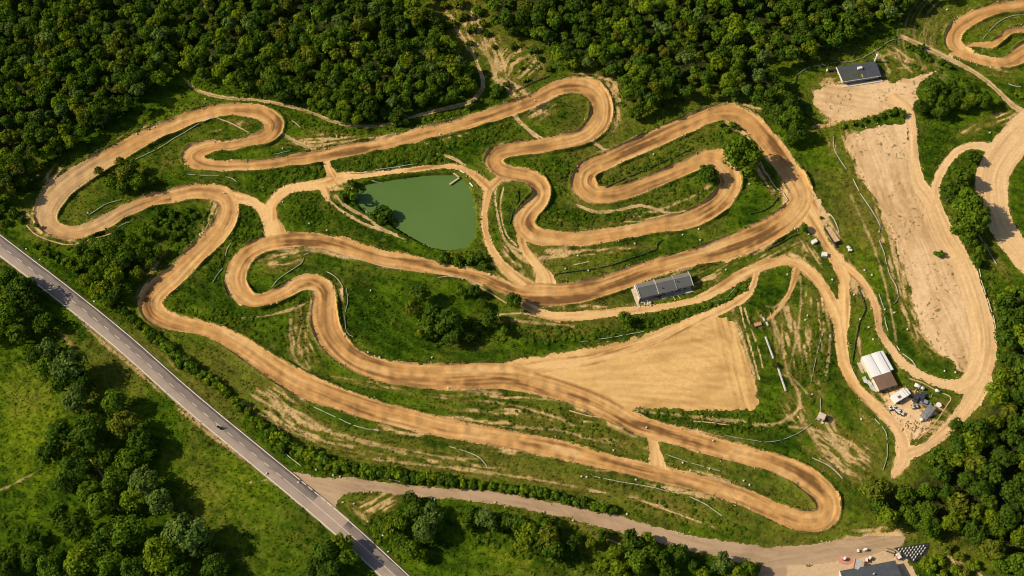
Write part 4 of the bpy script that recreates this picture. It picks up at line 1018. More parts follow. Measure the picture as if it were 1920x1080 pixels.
# loose clods and stones along the rims
VV = []; FF = []; CC = []; nv = 0
ico = bmesh.new(); bmesh.ops.create_icosphere(ico, subdivisions=1, radius=1)
IV = np.array([v.co[:] for v in ico.verts]); IF = np.array([[v.index for v in f.verts] for f in ico.faces]); ico.free()
cand = np.argwhere(((np.abs(gw + 1.5) < 1.8) & (np.abs(vnoise(GX / 3, GY / 3, 96) - .5) < .22)) | (np.abs(np.maximum(np.maximum(et, er), el) + .5) < 2.5) & (gw < -8) & (ga < -8))
sel = cand[RNG.choice(len(cand), 4200, replace=False)]
clump = fbm(GX / 5, GY / 5, 2, 95)
for j, i in sel:
    if clump[j, i] < .47: continue
    r = RNG.uniform(.07, .20) * (1.8 if RNG.random() < .06 else 1)
    P = IV * (r * RNG.uniform(.6, 1.3, 3)) * (1 + .25 * RNG.normal(size=(len(IV), 1)))
    P = P + np.array([GX[j, i] + RNG.normal(0, .2), GY[j, i] + RNG.normal(0, .2), H[j, i] + r * .3])
    VV.append(P); FF.append(IF + nv); nv += len(P)
    c_ = C(.50, .36, .20) * RNG.uniform(.55, 1.25)
    CC.append(np.tile(c_, (len(P), 1)))
cl = mesh_from("loose_clods", np.concatenate(VV), np.concatenate(FF), M_DIRT, np.concatenate(CC))
cl["kind"] = "stuff"; cl["label"] = "loose clods and small stones along the track rims"; cl["category"] = "stones"

# ------------------------------------------------------------------ helpers for built things
def thing(name, label, cat, loc=(0, 0, 0), rz=0.0, group=None):
    o = bpy.data.objects.new(name, None); COL.objects.link(o); o.empty_display_size = .5
    o.location = loc; o.rotation_euler = (0, 0, rz); o["label"] = label; o["category"] = cat
    if group: o["group"] = group
    return o
def obj(name, bm, mat, parent=None, smooth=False, label=None):
    me = bpy.data.meshes.new(name); bmesh.ops.recalc_face_normals(bm, faces=bm.faces[:]); bm.to_mesh(me); bm.free()
    me.materials.append(mat)
    if smooth:
        for p in me.polygons: p.use_smooth = True
    o = bpy.data.objects.new(name, me); COL.objects.link(o)
    if parent: o.parent = parent
    if label: o["label"] = label
    return o
def box(bm, c, s, rz=0.0, bev=0.0):
    r = bmesh.ops.create_cube(bm, size=1.0)
    bmesh.ops.scale(bm, vec=s, verts=r["verts"])
    if bev:
        ed = list({e for v in r["verts"] for e in v.link_edges})
        g = bmesh.ops.bevel(bm, geom=ed, offset=bev, segments=2, affect='EDGES')
        vs = list({v for f in g["faces"] for v in f.verts} | {v for v in r["verts"] if v.is_valid})
    else: vs = r["verts"]
    bmesh.ops.rotate(bm, cent=(0, 0, 0), matrix=Matrix.Rotation(rz, 3, 'Z'), verts=vs)
    bmesh.ops.translate(bm, vec=c, verts=vs)
    return bm
def B(c, s, rz=0.0, bev=0.0): return box(bmesh.new(), c, s, rz, bev)
def cyl(bm, p0, p1, r0, r1=None, n=12):
    p0, p1 = Vector(p0), Vector(p1); r1 = r0 if r1 is None else r1
    d = p1 - p0
    q = bmesh.ops.create_cone(bm, cap_ends=True, segments=n, radius1=r0, radius2=r1, depth=d.length)
    bmesh.ops.rotate(bm, cent=(0, 0, 0), matrix=d.to_track_quat('Z', 'Y').to_matrix(), verts=q["verts"])
    bmesh.ops.translate(bm, vec=(p0 + p1) / 2, verts=q["verts"])
    return bm
def slab(bm, pts, th):
    """a plate with the given top outline, th thick"""
    t = [bm.verts.new(p) for p in pts]; b = [bm.verts.new((p[0], p[1], p[2] - th)) for p in pts]
    bm.faces.new(t); bm.faces.new(b[::-1]); n = len(pts)
    for i in range(n): bm.faces.new((t[i], b[i], b[(i + 1) % n], t[(i + 1) % n]))
    return bm
class Frame:
    """a building's own axes from three roof corners in the photo: back-left, back-right, front-left"""
    def __init__(s, tl, tr, bl, eave):
        a = Vector((*unproj(*tl, eave), 0)); b = Vector((*unproj(*tr, eave), 0)); c = Vector((*unproj(*bl, eave), 0))
        s.L = (b - a).length; ang = math.atan2((b - a).y, (b - a).x)
        ux = (b - a).normalized(); dn = Vector((ux.y, -ux.x, 0)); s.D = (c - a).dot(dn)
        s.rz = ang; mid = a + ux * s.L / 2 + dn * s.D / 2
        s.mid = mid; s.z = hgt(mid.x, mid.y); s.eave = eave
    def root(s, name, label, cat, group=None):
        return thing(name, label, cat, (s.mid.x, s.mid.y, s.z - .15), s.rz, group)
def add_wall(root, L, D, h, mat, name="wall"):
    bm = bmesh.new(); t = .22
    box(bm, (0, D / 2 - t / 2, h / 2), (L, t, h)); box(bm, (0, -D / 2 + t / 2, h / 2), (L, t, h))
    box(bm, (-L / 2 + t / 2, 0, h / 2), (t, D - 2 * t - .004, h)); box(bm, (L / 2 - t / 2, 0, h / 2), (t, D - 2 * t - .004, h))
    return obj(name, bm, mat, root)
def add_window(root, x, y, z, w, h, horiz=True):
    s = (w, .06, h) if horiz else (.06, w, h)
    f = obj("window", B((x, y, z), s), M_WHITE, root)
    g = (w - .16, .03, h - .16) if horiz else (.03, w - .16, h - .16)
    off = (0, -.035, 0) if horiz and y < 0 else ((0, .035, 0) if horiz else ((-.035, 0, 0) if x < 0 else (.035, 0, 0)))
    obj("pane", B((x + off[0], y + off[1], z), g), M_GLASS, f)

# ---- clubhouse: three roof bays, two pitches, stepped front
fr = Frame((1191, 532), (1290, 509), (1207, 557), 2.1)
r = fr.root("clubhouse", "long grey roofed clubhouse in three bays beside the middle dirt track", "building")
r.scale = (1, 1, 0.65)
L_, D_ = fr.L, fr.D
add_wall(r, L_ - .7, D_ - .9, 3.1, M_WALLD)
xs = [-L_ / 2, -L_ / 2 + L_ * .345, -L_ / 2 + L_ * .69, L_ / 2]
rd = D_ / 2 - D_ * .36
fr_off = [0, .75, .25]; zoff = [0, .28, .02]
for k in range(3):
    a, b = xs[k] + .06, xs[k + 1] - .06
    yb = D_ / 2 - fr_off[k] * .35; yf = -D_ / 2 - (.0 if k != 1 else .15) + (.0, .0, .25)[k]; zo = zoff[k]
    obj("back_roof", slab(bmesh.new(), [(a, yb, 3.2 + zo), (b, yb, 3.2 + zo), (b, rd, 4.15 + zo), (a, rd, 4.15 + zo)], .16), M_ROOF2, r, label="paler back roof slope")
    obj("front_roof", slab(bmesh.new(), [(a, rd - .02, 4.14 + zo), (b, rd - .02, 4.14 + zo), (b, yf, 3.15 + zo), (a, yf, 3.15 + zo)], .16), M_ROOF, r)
for x in (xs[0] + .02, xs[1], xs[2], xs[3]):
    bm = bmesh.new()
    slab(bm, [(x - .05, D_ / 2 + .1, 3.42), (x + .08, D_ / 2 + .1, 3.42), (x + .08, rd, 4.42), (x - .05, rd, 4.42)], .3)
    slab(bm, [(x - .05, rd - .01, 4.42), (x + .08, rd - .01, 4.42), (x + .08, -D_ / 2, 3.42), (x - .05, -D_ / 2, 3.42)], .3)
    obj("parapet", bm, M_CONC, r)
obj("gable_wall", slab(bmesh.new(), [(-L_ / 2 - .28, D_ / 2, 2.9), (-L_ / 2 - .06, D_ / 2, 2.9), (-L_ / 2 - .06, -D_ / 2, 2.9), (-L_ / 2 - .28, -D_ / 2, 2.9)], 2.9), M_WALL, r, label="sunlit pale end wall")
for yy in (D_ * .2, -D_ * .1): add_window(r, -L_ / 2 - .30, yy, 1.7, .9, 1.0, False)
obj("fascia", B((xs[0] + L_ * .24, -D_ / 2 - .02, 2.75), (L_ * .18, .10, .45)), M_RED, r, label="dark red board under the left bay eave")
obj("terrace", B((0, -D_ / 2 - .1, .2), (L_ - .5, 1.2, .26)), M_WALLD, r)
obj("terrace_kerb", B((L_ * .2, -D_ / 2 - .80, .22), (L_ * .6, .16, .34)), M_WALL, r)
obj("side_path", B((-L_ / 2 - .75, -.9, .14), (.8, D_ + 2.2, .16)), M_STONE, r)
for x in (-L_ * .3, -L_ * .05, L_ * .12, L_ * .36): add_window(r, x, -D_ / 2 + .41, 1.6, 1.3, 1.1)
dd = obj("door", B((L_ * .25, -D_ / 2 + .42, 1.15), (.95, .06, 2.0)), M_BROWN, r); obj("handle", B((L_ * .25 + .35, -D_ / 2 + .37, 1.1), (.05, .06, .14)), M_GREY, dd)
for x, y in ((L_ * .245, rd - .9), (-L_ * .06, -D_ / 2 + 1.3)):
    bm = bmesh.new(); cyl(bm, (x, y, 3.4), (x, y, 4.35), .16); obj("vent_pipe", bm, M_BLACK, r)
o = thing("stone_heap", "heap of pale rubble at the near left corner of the clubhouse", "rubble", gpt(1214, 569))
for k in range(6):
    bm = bmesh.new(); bmesh.ops.create_icosphere(bm, subdivisions=2, radius=random.uniform(.3, .6))
    for v in bm.verts: v.co *= random.uniform(.8, 1.15)
    s_ = obj("stone", bm, M_STONE, o); s_.location = (random.uniform(-.8, .9), random.uniform(-.7, .7), .15)
# yellow pipes in front
for k, (a, b) in enumerate((((1262, 555), (1266, 562)), ((1270, 553), (1276, 560)))):
    p0, p1 = gpt(*a, .25), gpt(*b, .15); bm = bmesh.new(); cyl(bm, p0, p1, .10, .10, 8); box(bm, (p1.x, p1.y, p1.z), (.5, .2, .2), .6)
    o = obj("yellow_post", bm, M_YELLOW); o["label"] = ("left" if k == 0 else "right") + " yellow post lying in the grass before the clubhouse"; o["category"] = "post"; o["group"] = "yellow posts"

# ---- charcoal building by the sandy lot
fr = Frame((1569, 125), (1640, 114), (1582, 152), 2.0)
r = fr.root("storage_building", "low charcoal roofed building above the upper sandy lot", "building")
L_, D_ = fr.L, fr.D
add_wall(r, L_ - .7, D_ - .6, 1.95, M_WALLD)
rd = D_ * .12
obj("back_roof", slab(bmesh.new(), [(-L_ / 2, D_ / 2, 1.95), (L_ / 2, D_ / 2, 1.95), (L_ / 2, rd, 2.5), (-L_ / 2, rd, 2.5)], .15), M_ROOF3, r)
obj("front_roof", slab(bmesh.new(), [(0.1, rd - .02, 2.49), (L_ / 2, rd - .02, 2.49), (L_ / 2, -D_ / 2, 1.95), (0.1, -D_ / 2, 1.95)], .15), M_ROOF3, r)
obj("front_roof", slab(bmesh.new(), [(-L_ / 2, rd - .02, 2.49), (.1, rd - .02, 2.49), (.1, -D_ / 2, 1.95), (-L_ / 2, -D_ / 2, 1.95)], .15), M_ROOFG, r, label="mossy left part of the front slope")
obj("gable_trim", slab(bmesh.new(), [(-L_ / 2 - .22, D_ / 2, 2.0), (-L_ / 2 - .02, D_ / 2, 2.0), (-L_ / 2 - .02, -D_ / 2, 2.0), (-L_ / 2 - .22, -D_ / 2, 2.0)], .35), M_WHITE, r)
obj("gutter", B((0, -D_ / 2 - .12, 1.85), (L_, .16, .14)), M_GREY, r)
obj("terrace", B((.4, -D_ / 2 - .7, .25), (L_ + .6, .9, .2)), M_WALL, r)
obj("side_ramp", B((L_ / 2 + .75, -.3, .5), (1.3, D_ - 1, .5)), M_ROOF3, r)
obj("skylight_box", B((.35, rd - .15, 2.75), (1.5, .8, .75), 0, .06), M_WHITE, r)
obj("yellow_strip", slab(bmesh.new(), [(.25, rd - 1.3, 2.27), (.5, rd - 1.3, 2.27), (.5, -D_ / 2 + .4, 2.06), (.25, -D_ / 2 + .4, 2.06)], .03), M_YELLOW, r)
for x in (-L_ * .35, -L_ * .12, L_ * .1, L_ * .32): add_window(r, x, -D_ / 2 + .21, 1.5, 1.0, .9)
o = thing("water_butt", "dark horizontal tank with white end left of the charcoal building", "tank", gpt(1559, 134))
bm = bmesh.new(); cyl(bm, (-1.4, 0, .6), (1.4, .15, .6), .42, .42, 14); obj("barrel", bm, M_BLACK, o)
bm = bmesh.new(); cyl(bm, (-1.7, -.03, .6), (-1.41, 0, .6), .45, .45, 14); obj("end_cap", bm, M_WHITE, o)
for x in (-1, 1): obj("cradle", B((x, 0, .1), (.2, .8, .35)), M_CONC, o)
o = thing("chimney_stack", "small white chimney pot at the rear corner of the charcoal building", "chimney", gpt(1640, 116))
bm = bmesh.new(); cyl(bm, (0, 0, 0), (0, 0, 3.4), .35, .3, 12); obj("pipe", bm, M_WHITE, o)
bm = bmesh.new(); cyl(bm, (0, 0, 3.4), (0, 0, 3.7), .45, .2, 12); obj("cowl", bm, M_WHITE, o)

# ---- white roofed shed with brown porch
fr = Frame((1615, 669), (1649, 658), (1637, 707), 2.2)
r = fr.root("machine_shed", "shed with bright white metal roof strips and brown lean-to roof", "shed")
r.scale = (1, 1, 0.61)
L_, D_ = fr.L, fr.D
fb = Frame((1638, 708), (1672, 696), (1652, 732), 2.0)
D2 = fb.D
add_wall(r, L_ - .3, D_ - .3, 3.3, M_WALL)
def arch(x0, x1, y0, y1, z0, rise, n=6):
    bm = bmesh.new()
    rows = []
    for k in range(n + 1):
        t = k / n; x = x0 + (x1 - x0) * t; z = z0 + rise * math.sin(math.pi * t)
        rows.append((bm.verts.new((x, y0, z)), bm.verts.new((x, y1, z)), bm.verts.new((x, y0, z - .12)), bm.verts.new((x, y1, z - .12))))
    for k in range(n):
        a, b = rows[k], rows[k + 1]
        bm.faces.new((a[0], a[1], b[1], b[0])); bm.faces.new((a[2], b[2], b[3], a[3])); bm.faces.new((a[0], b[0], b[2], a[2])); bm.faces.new((a[1], a[3], b[3], b[1]))
    a = rows[0]; bm.faces.new((a[0], a[2], a[3], a[1])); a = rows[-1]; bm.faces.new((a[0], a[1], a[3], a[2]))
    return bm
obj("roof_strip", arch(-L_ / 2, -.06, D_ / 2, -D_ / 2, 3.55, .16), M_WROOF, r)
obj("roof_strip", arch(.06, L_ / 2, D_ / 2, -D_ / 2, 3.55, .16), M_WROOF, r)
obj("lower_roof", arch(L_ / 2 + .04, L_ / 2 + 1.25, D_ / 2, -D_ / 2 + .4, 2.9, .12), M_WROOF, r, label="narrow lower white side roof")
obj("side_wall", B((L_ / 2 + 1.05, .2, 1.4), (.12, D_ - .6, 2.8)), M_GREY, r)
obj("valley_gutter", B((0, 0, 3.5), (.10, D_, .12)), M_BLACK, r)
obj("brown_roof", slab(bmesh.new(), [(-L_ / 2 + .05, -D_ / 2 - .04, 3.55), (-.03, -D_ / 2 - .04, 3.7), (-.03, -D_ / 2 - D2, 3.35), (-L_ / 2 + .05, -D_ / 2 - D2, 3.2)], .14), M_BROWN, r)
obj("brown_roof", slab(bmesh.new(), [(.03, -D_ / 2 - .04, 3.7), (L_ / 2 - .02, -D_ / 2 - .04, 3.55), (L_ / 2 - .02, -D_ / 2 - D2, 3.2), (.03, -D_ / 2 - D2, 3.35)], .14), M_BROWN, r)
obj("porch_wall", B((-L_ / 2 + .16, -D_ / 2 - D2 / 2, 1.55), (.14, D2 - .3, 3.1)), M_WALL, r)
obj("front_wall", B((0, -D_ / 2 - D2 + .35, 1.45), (L_ - .4, .14, 2.9)), M_WALLD, r)
for x in (-L_ * .3, 0, L_ * .3): add_window(r, x, -D_ / 2 - D2 + .26, 1.6, 1.0, 1.2)
for x in (-L_ / 2 + .15, 0, L_ / 2 - .15): obj("post", B((x, -D_ / 2 - D2 + .12, 1.5), (.12, .12, 3.0)), M_WOOD, r)
# ---- white hut
fr = Frame((1670, 742), (1694, 728), (1681, 755), 1.6)
r = fr.root("site_hut", "small white flat roofed hut with brown roof hatch in the yard", "hut")
r.scale = (1, 1, 0.7)
L_, D_ = fr.L, fr.D
add_wall(r, L_ - .2, D_ - .2, 2.2, M_WHITE)
obj("roof", B((0, 0, 2.3), (L_, D_, .16), 0, .04), M_WROOF, r)
obj("roof_hatch", B((-L_ * .12, -D_ * .12, 2.46), (.9, .7, .16)), M_BROWN, r)
obj("roof_ridge", B((L_ * .30, 0, 2.45), (.12, D_ - .1, .12)), M_GREY, r)
obj("side_box", B((L_ / 2 + .45, 0, 1.0), (.8, D_ * .8, 1.9)), M_WHITE, r)
add_window(r, -L_ * .2, -D_ / 2 + .06, 1.3, .8, .8); dd = obj("door", B((L_ * .2, -D_ / 2 + .06, 1.1), (.8, .06, 1.9)), M_BROWN, r)
# ---- bottom building
fr = Frame((1575, 1070), (1679, 1050), (1604, 1124), 2.4)
r = fr.root("pit_building", "wide charcoal roofed building cut by the bottom edge below the gravel lot", "building")
r.scale = (1, 1, 0.7)
L_, D_ = fr.L, fr.D
add_wall(r, L_ - .5, D_ - .5, 3.3, M_WALL)
obj("back_roof", slab(bmesh.new(), [(-L_ / 2, D_ / 2, 3.35), (L_ / 2, D_ / 2, 3.35), (L_ / 2, 0, 4.1), (-L_ / 2, 0, 4.1)], .16), M_ROOF3, r)
obj("front_roof", slab(bmesh.new(), [(-L_ / 2, -.02, 4.09), (L_ / 2, -.02, 4.09), (L_ / 2, -D_ / 2, 3.35), (-L_ / 2, -D_ / 2, 3.35)], .16), M_ROOF3, r)
obj("gable_trim", slab(bmesh.new(), [(-L_ / 2 - .2, D_ / 2, 3.5), (-L_ / 2 - .02, D_ / 2, 3.5), (-L_ / 2 - .02, -D_ / 2, 3.5), (-L_ / 2 - .2, -D_ / 2, 3.5)], .5), M_WHITE, r)
bm = bmesh.new(); cyl(bm, (.6, D_ * .18, 3.6), (.6, D_ * .18, 4.7), .2); obj("flue", bm, M_GREY, r)
for x in (-L_ * .3, 0, L_ * .3): add_window(r, x, D_ / 2 - .21, 1.6, 1.1, 1.0)
# awning
fr = Frame((1605, 1048), (1618, 1052), (1596, 1064), 2.4)
r = fr.root("awning", "small grey awning with red edge behind the bottom building", "awning")
obj("canopy", slab(bmesh.new(), [(-fr.L / 2, fr.D / 2, 2.5), (fr.L / 2, fr.D / 2, 2.2), (fr.L / 2, -fr.D / 2, 2.2), (-fr.L / 2, -fr.D / 2, 2.5)], .08), M_GREY, r)
obj("red_edge", B((-fr.L / 2 - .1, 0, 2.45), (.22, fr.D, .16)), M_RED, r)
for x in (-1, 1):
    for y in (-1, 1): obj("pole", B((x * (fr.L / 2 - .1), y * (fr.D / 2 - .1), 1.05), (.07, .07, 2.1)), M_GREY, r)
pv = [gpt(x, y) for x, y in ((1568, 1046), (1592, 1040), (1600, 1052), (1590, 1060), (1574, 1056))]
z_ = max(p.z for p in pv) + .03
o = obj("paving_pad", slab(bmesh.new(), [(p.x, p.y, z_) for p in pv], .3), M_BRICK); o["kind"] = "structure"
def bins(px, py, label, body, top, s=.6, h=.9):
    o = thing("storage_bin", label, "bin", gpt(px, py), random.uniform(0, 1.5), "bins on the gravel lot")
    obj("tub", B((0, 0, h / 2), (s * 1.4, s, h), 0, .05), body, o); obj("lid", B((0, 0, h + .05), (s * 1.5, s * 1.1, .10), 0, .03), top, o)
bins(1582, 1049, "white topped bin on the red paving pad", M_RED, M_WHITE)
bins(1623, 1052, "red bin with white lid, left one of the pair by the bottom building", M_RED, M_WHITE)
bins(1629, 1048, "white lidded bin, right one of the pair by the bottom building", M_RED, M_WHITE)
bins(1684, 1047, "red and white bin at the rear corner of the bottom building", M_RED, M_WHITE, .7, 1)
bins(1681, 1042, "small white bin behind the rear corner of the bottom building", M_WHITE, M_WHITE, .5)
bins(1621, 1032, "white bin at the far side of the gravel lot", M_WHITE, M_WHITE, .5)
bins(1608, 1034, "pale bin at the far side of the gravel lot", M_GREY, M_WHITE, .5, .5)
o = thing("log_pile", "dark pile of logs on the gravel lot near the black sheet", "log pile", gpt(1668, 1036), -.4)
for k in range(7):
    bm = bmesh.new(); cyl(bm, (-1, (k % 4) * .4 - .6, .25 + (k // 4) * .36), (1, (k % 4) * .4 - .55, .25 + (k // 4) * .36), .2, .18, 8); obj("log", bm, M_BARK if k % 2 else M_WOOD, o)
# black sheet with rows of white seats
pv = [gpt(x, y) for x, y in ((1676, 1028), (1742, 1018), (1738, 1036), (1713, 1056), (1695, 1044))]
z_ = max(p.z for p in pv) + .12
o = obj("ground_sheet", slab(bmesh.new(), [(p.x, p.y, z_) for p in pv], .5), M_BLACK); o["label"] = "black ground sheet under rows of white chairs by the bottom building"; o["category"] = "tarpaulin"
def chair_proto():
    t = thing("chair", "small white plastic chair in the rows on the black sheet", "chair", (0, 0, 0), 0, "white chairs on the black sheet")
    obj("seat", B((0, 0, .42), (.20, .36, .05)), M_WHITE, t); obj("backrest", B((0, .19, .60), (.20, .04, .32)), M_GREY, t)
    for x in (-.08, .08):
        for y in (-.15, .15): obj("leg", B((x, y, .2), (.04, .04, .4)), M_WHITE, t)
    return t
def copy_tree(o, loc, rz, label=None):
    c = o.copy(); COL.objects.link(c); c.location = loc; c.rotation_euler = (0, 0, rz)
    if label: c["label"] = label
    for ch in list(o.children):
        k = ch.copy(); COL.objects.link(k); k.parent = c
        for g in list(ch.children):
            q = g.copy(); COL.objects.link(q); q.parent = k
    return c
cp = None
SHEET = [(1680,1031),(1737,1023),(1734,1035),(1712,1052),(1698,1043)]
for j in range(6):
    ci = 0
    for i in range(8):
        px, py = 1684 + i * 6.6 + j * 3.0, 1031 - i * .9 + j * 4.2
        if not inpoly(px, py, SHEET): continue
        x, y = unproj(px, py, z_); cl_ = f"white chair on the black sheet, {ordinal(j)} row down, {ordinal(ci)} from the left"; ci += 1
        if cp is None:
            cp = chair_proto(); cp["label"] = cl_; cp.location = (x, y, z_); cp.rotation_euler = (0, 0, -.5)
        else: copy_tree(cp, (x, y, z_), -.5 + random.uniform(-.1, .1), cl_)

# ---- vehicles
def car(name, label, cat, px, py, rz, paint, L=3.6, W=1.55, group=None, van=False):
    t = thing(name, label, cat, gpt(px, py), rz, group)
    bm = bmesh.new(); box(bm, (0, 0, .52), (L, W, .5), 0, .12)
    if van: box(bm, (-.12 * L, 0, 1.15), (L * .72, W * .94, .85), 0, .12)
    obj("body", bm, paint, t)
    if not van:
        bm = bmesh.new(); q = bmesh.ops.create_cube(bm, size=1); bmesh.ops.scale(bm, vec=(L * .5, W * .88, .46), verts=q["verts"]); bmesh.ops.translate(bm, vec=(-.05 * L, 0, .99), verts=q["verts"])
        for v in bm.verts:
            if v.co.z > 1: v.co.x = -.05 * L + (v.co.x + .05 * L) * .72; v.co.y *= .86
        w = obj("cabin_glass", bm, M_GLASS, t)
        obj("roof", B((-.05 * L, 0, 1.245), (L * .36, W * .74, .05), 0, .015), paint, t)
    else:
        obj("windscreen", B((L * .262, 0, 1.15), (.06, W * .8, .5)), M_GLASS, t)
    for x in (-.31, .31):
        for y in (-1, 1):
            bm = bmesh.new(); cyl(bm, (x * L, y * (W / 2 - .16), .31), (x * L, y * (W / 2 + .02), .31), .31, .31, 16); wh = obj("wheel", bm, M_BLACK, t)
            bm = bmesh.new(); cyl(bm, (x * L, y * (W / 2 + .02), .31), (x * L, y * (W / 2 + .035), .31), .17, .17, 12); obj("rim", bm, M_GREY, wh)
    for y in (-.5, .5): obj("headlight", B((L / 2 + .005, y * W * .7, .58), (.05, .26, .14)), M_WHITE, t)
    return t
def quad(label, px, py, rz, paint, group="quad bikes in the yard"):
    t = thing("quad_bike", label, "quad bike", gpt(px, py), rz, group)
    obj("body", B((0, 0, .62), (1.5, .5, .3), 0, .08), paint, t); obj("seat", B((-.2, 0, .82), (.7, .34, .14), 0, .04), M_BLACK, t)
    for x in (-.55, .55):
        obj("mudguard", B((x, 0, .72), (.55, 1.1, .08), 0, .03), paint, t)
        for y in (-.48, .48):
            bm = bmesh.new(); cyl(bm, (x, y - .13, .3), (x, y + .13, .3), .3, .3, 14); obj("wheel", bm, M_BLACK, t)
    bm = bmesh.new(); cyl(bm, (.35, -.42, 1.02), (.35, .42, 1.02), .03, .03, 8); cyl(bm, (.45, 0, .7), (.35, 0, 1.02), .04, .04, 8); obj("handlebar", bm, M_BLACK, t)
quad("white quad bike, leftmost of the vehicles below the white hut", 1670, 766, .4, M_WHITE)
quad("white and black quad bike in the middle of the row below the white hut", 1678, 769, -.7, M_WHITE)
quad("white and black quad bike at the right end of the row below the white hut", 1688, 776, -.5, M_WHITE)
car("parked_car", "dark car, upper left of the dark cluster right of the hut", "car", 1717, 748, 1.0, M_DARKCAR, 3.2, 1.5, "cars parked in the yard")
car("parked_car", "dark car, upper right of the dark cluster right of the hut", "car", 1727, 747, 1.05, M_DARKCAR, 3.2, 1.5, "cars parked in the yard")
car("parked_car", "grey car below the two dark cars right of the hut", "car", 1734, 758, -.5, M_GREYCAR, 3.0, 1.5, "cars parked in the yard")
quad("small grey quad bike standing alone left of the grey tarpaulin stand", 1714, 764, .2, M_GREY)
def tank(label, px, py, rz, l=1.3, r_=.42):
    t = thing("water_tank", label, "tank", gpt(px, py), rz, "white tanks and drums")
    bm = bmesh.new(); cyl(bm, (-l / 2, 0, r_ + .12), (l / 2, 0, r_ + .12), r_, r_, 18); obj("barrel", bm, M_WHITE, t, True)
    bm = bmesh.new(); cyl(bm, (0, 0, 2 * r_ + .08), (0, 0, 2 * r_ + .22), .14, .14, 10); obj("cap", bm, M_GREY, t)
    for x in (-l * .3, l * .3): obj("cradle", B((x, 0, .12), (.14, r_ * 1.8, .24)), M_CONC, t)
tank("long white tank by the yard rim, left of a shorter white one", 1719, 726, -.5, 1.7, .5)
tank("short white tank by the yard rim beside a longer white one", 1728, 730, -.5, 1.1, .42)
tank("white tank on the yard's upper rim near the corner of the kerb", 1756, 735, -.5, 1.2, .4)
tank("white drum near the right side of the yard below the tarpaulin stand", 1743, 780, .4, .9, .4)
tank("white drum lying at the lower end of the yard", 1727, 789, .2, 1.0, .42)
t = thing("satellite_dish", "white round dish in the grass at the right of the yard", "dish", gpt(1758, 762))
bm = bmesh.new(); cyl(bm, (0, 0, 0), (0, 0, .5), .08, .06, 8); obj("stand", bm, M_GREY, t)
bm = bmesh.new(); cyl(bm, (0, 0, .45), (0, 0, .75), .25, .75, 20); obj("bowl", bm, M_WHITE, t)
fr = Frame((1742, 762), (1750, 768), (1730, 778), 1.6)
r = fr.root("tarpaulin_stand", "slanted dark grey tarpaulin stretched over a frame in the yard", "shelter")
fl, fd = max(fr.L, 2.0), abs(fr.D) + 1.0
for k in range(4):
    a = -fl / 2 + k * fl / 4; obj("sheet_panel", slab(bmesh.new(), [(a + .04, fd / 2, 2.0), (a + fl / 4 - .04, fd / 2, 2.0), (a + fl / 4 - .04, -fd / 2, 1.1), (a + .04, -fd / 2, 1.1)], .05), M_TARP, r)
for x in (-1, 1):
    for y, hh in ((fd / 2 - .1, 1.9), (-fd / 2 + .1, 1.0)): obj("pole", B((x * (fl / 2 - .1), y, hh / 2), (.07, .07, hh)), M_GREY, r)
VV = []; FF = []; nv = 0
for k in range(46):
    p_ = gpt(random.gauss(1716, 9), random.gauss(802, 7)) if k < 34 else gpt(random.gauss(1700, 22), random.gauss(735, 5))
    bm = B((0, 0, 0), (random.uniform(.4, 1.3), random.uniform(.12, .4), .12), random.uniform(0, 3))
    VV.append(np.array([v.co[:] for v in bm.verts]) + np.array([p_.x, p_.y, p_.z + .08])); bm.verts.index_update(); FF.append(np.array([[v.index for v in f.verts] for f in bm.faces]) + nv); nv += 8; bm.free()
o = mesh_from("debris", np.concatenate(VV), np.concatenate(FF), M_TANK); o["kind"] = "stuff"; o["label"] = "scattered offcuts and rubble on the yard ground"; o["category"] = "debris"
# scrap beside the shed
o = thing("timber_stack", "stack of pale timber left of the white roofed shed", "timber", gpt(1616, 690), math.radians(-72))
for k in range(5): obj("plank", B((random.uniform(-.2, .2), (k - 2) * .3, .15 + .1 * (k % 2)), (3.3, .24, .12), random.uniform(-.05, .05)), M_STONE, o)
o = thing("sheet_metal_heap", "heap of light grey sheet metal beside the white roofed shed", "scrap", gpt(1630, 722), math.radians(-60))
for k in range(6): 
    s_ = obj("metal_sheet", B((0, 0, 0), (1.7, 1.0, .05)), M_GREY, o); s_.location = ((k - 2.5) * .75, random.uniform(-.35, .35), .2 + .08 * k); s_.rotation_euler = (random.uniform(-.2, .2), random.uniform(-.2, .2), random.uniform(-.6, .6))
# small huts and boxes near the junction
def crate(label, px, py, rz, s=(1.5, 1.1, .9), mat=None):
    t = thing("storage_box", label, "box", gpt(px, py), rz, "boxes beside the dirt roads")
    obj("case", B((0, 0, s[2] / 2), s, 0, .04), mat or M_WHITE, t); obj("lid", B((0, 0, s[2] + .05), (s[0] * 1.06, s[1] * 1.06, .1), 0, .03), mat or M_WHITE, t)
    obj("latch", B((0, -s[1] / 2 - .03, s[2] * .7), (.2, .05, .14)), M_GREY, t)
crate("white box left of the dirt lane below the small corner tree", 1526, 455, .5)
crate("white square box left of the dirt lane, lower of the two", 1545, 479, -.15, (1.5, 1.3, .8))
crate("white barrel box right of the lane, upper of a touching pair", 1590, 466, -.8, (1, .6, .5))
crate("white barrel box right of the lane, lower of a touching pair", 1593, 471, .1, (1.1, .6, .5))
crate("pinkish flat box on the grass above the long white benches", 1421, 608, .3, (2.0, 1.0, .4), M_BRICK)
t = thing("marshal_hut", "small pale hut on the grass inside the lower right fence", "hut", gpt(1538, 785), -.5)
obj("wall", B((0, 0, .9), (1.7, 1.4, 1.8)), M_WALL, t); obj("roof", slab(bmesh.new(), [(-1, .85, 2.05), (1, .85, 2.05), (1, -.85, 1.85), (-1, -.85, 1.85)], .1), M_STONE, t)
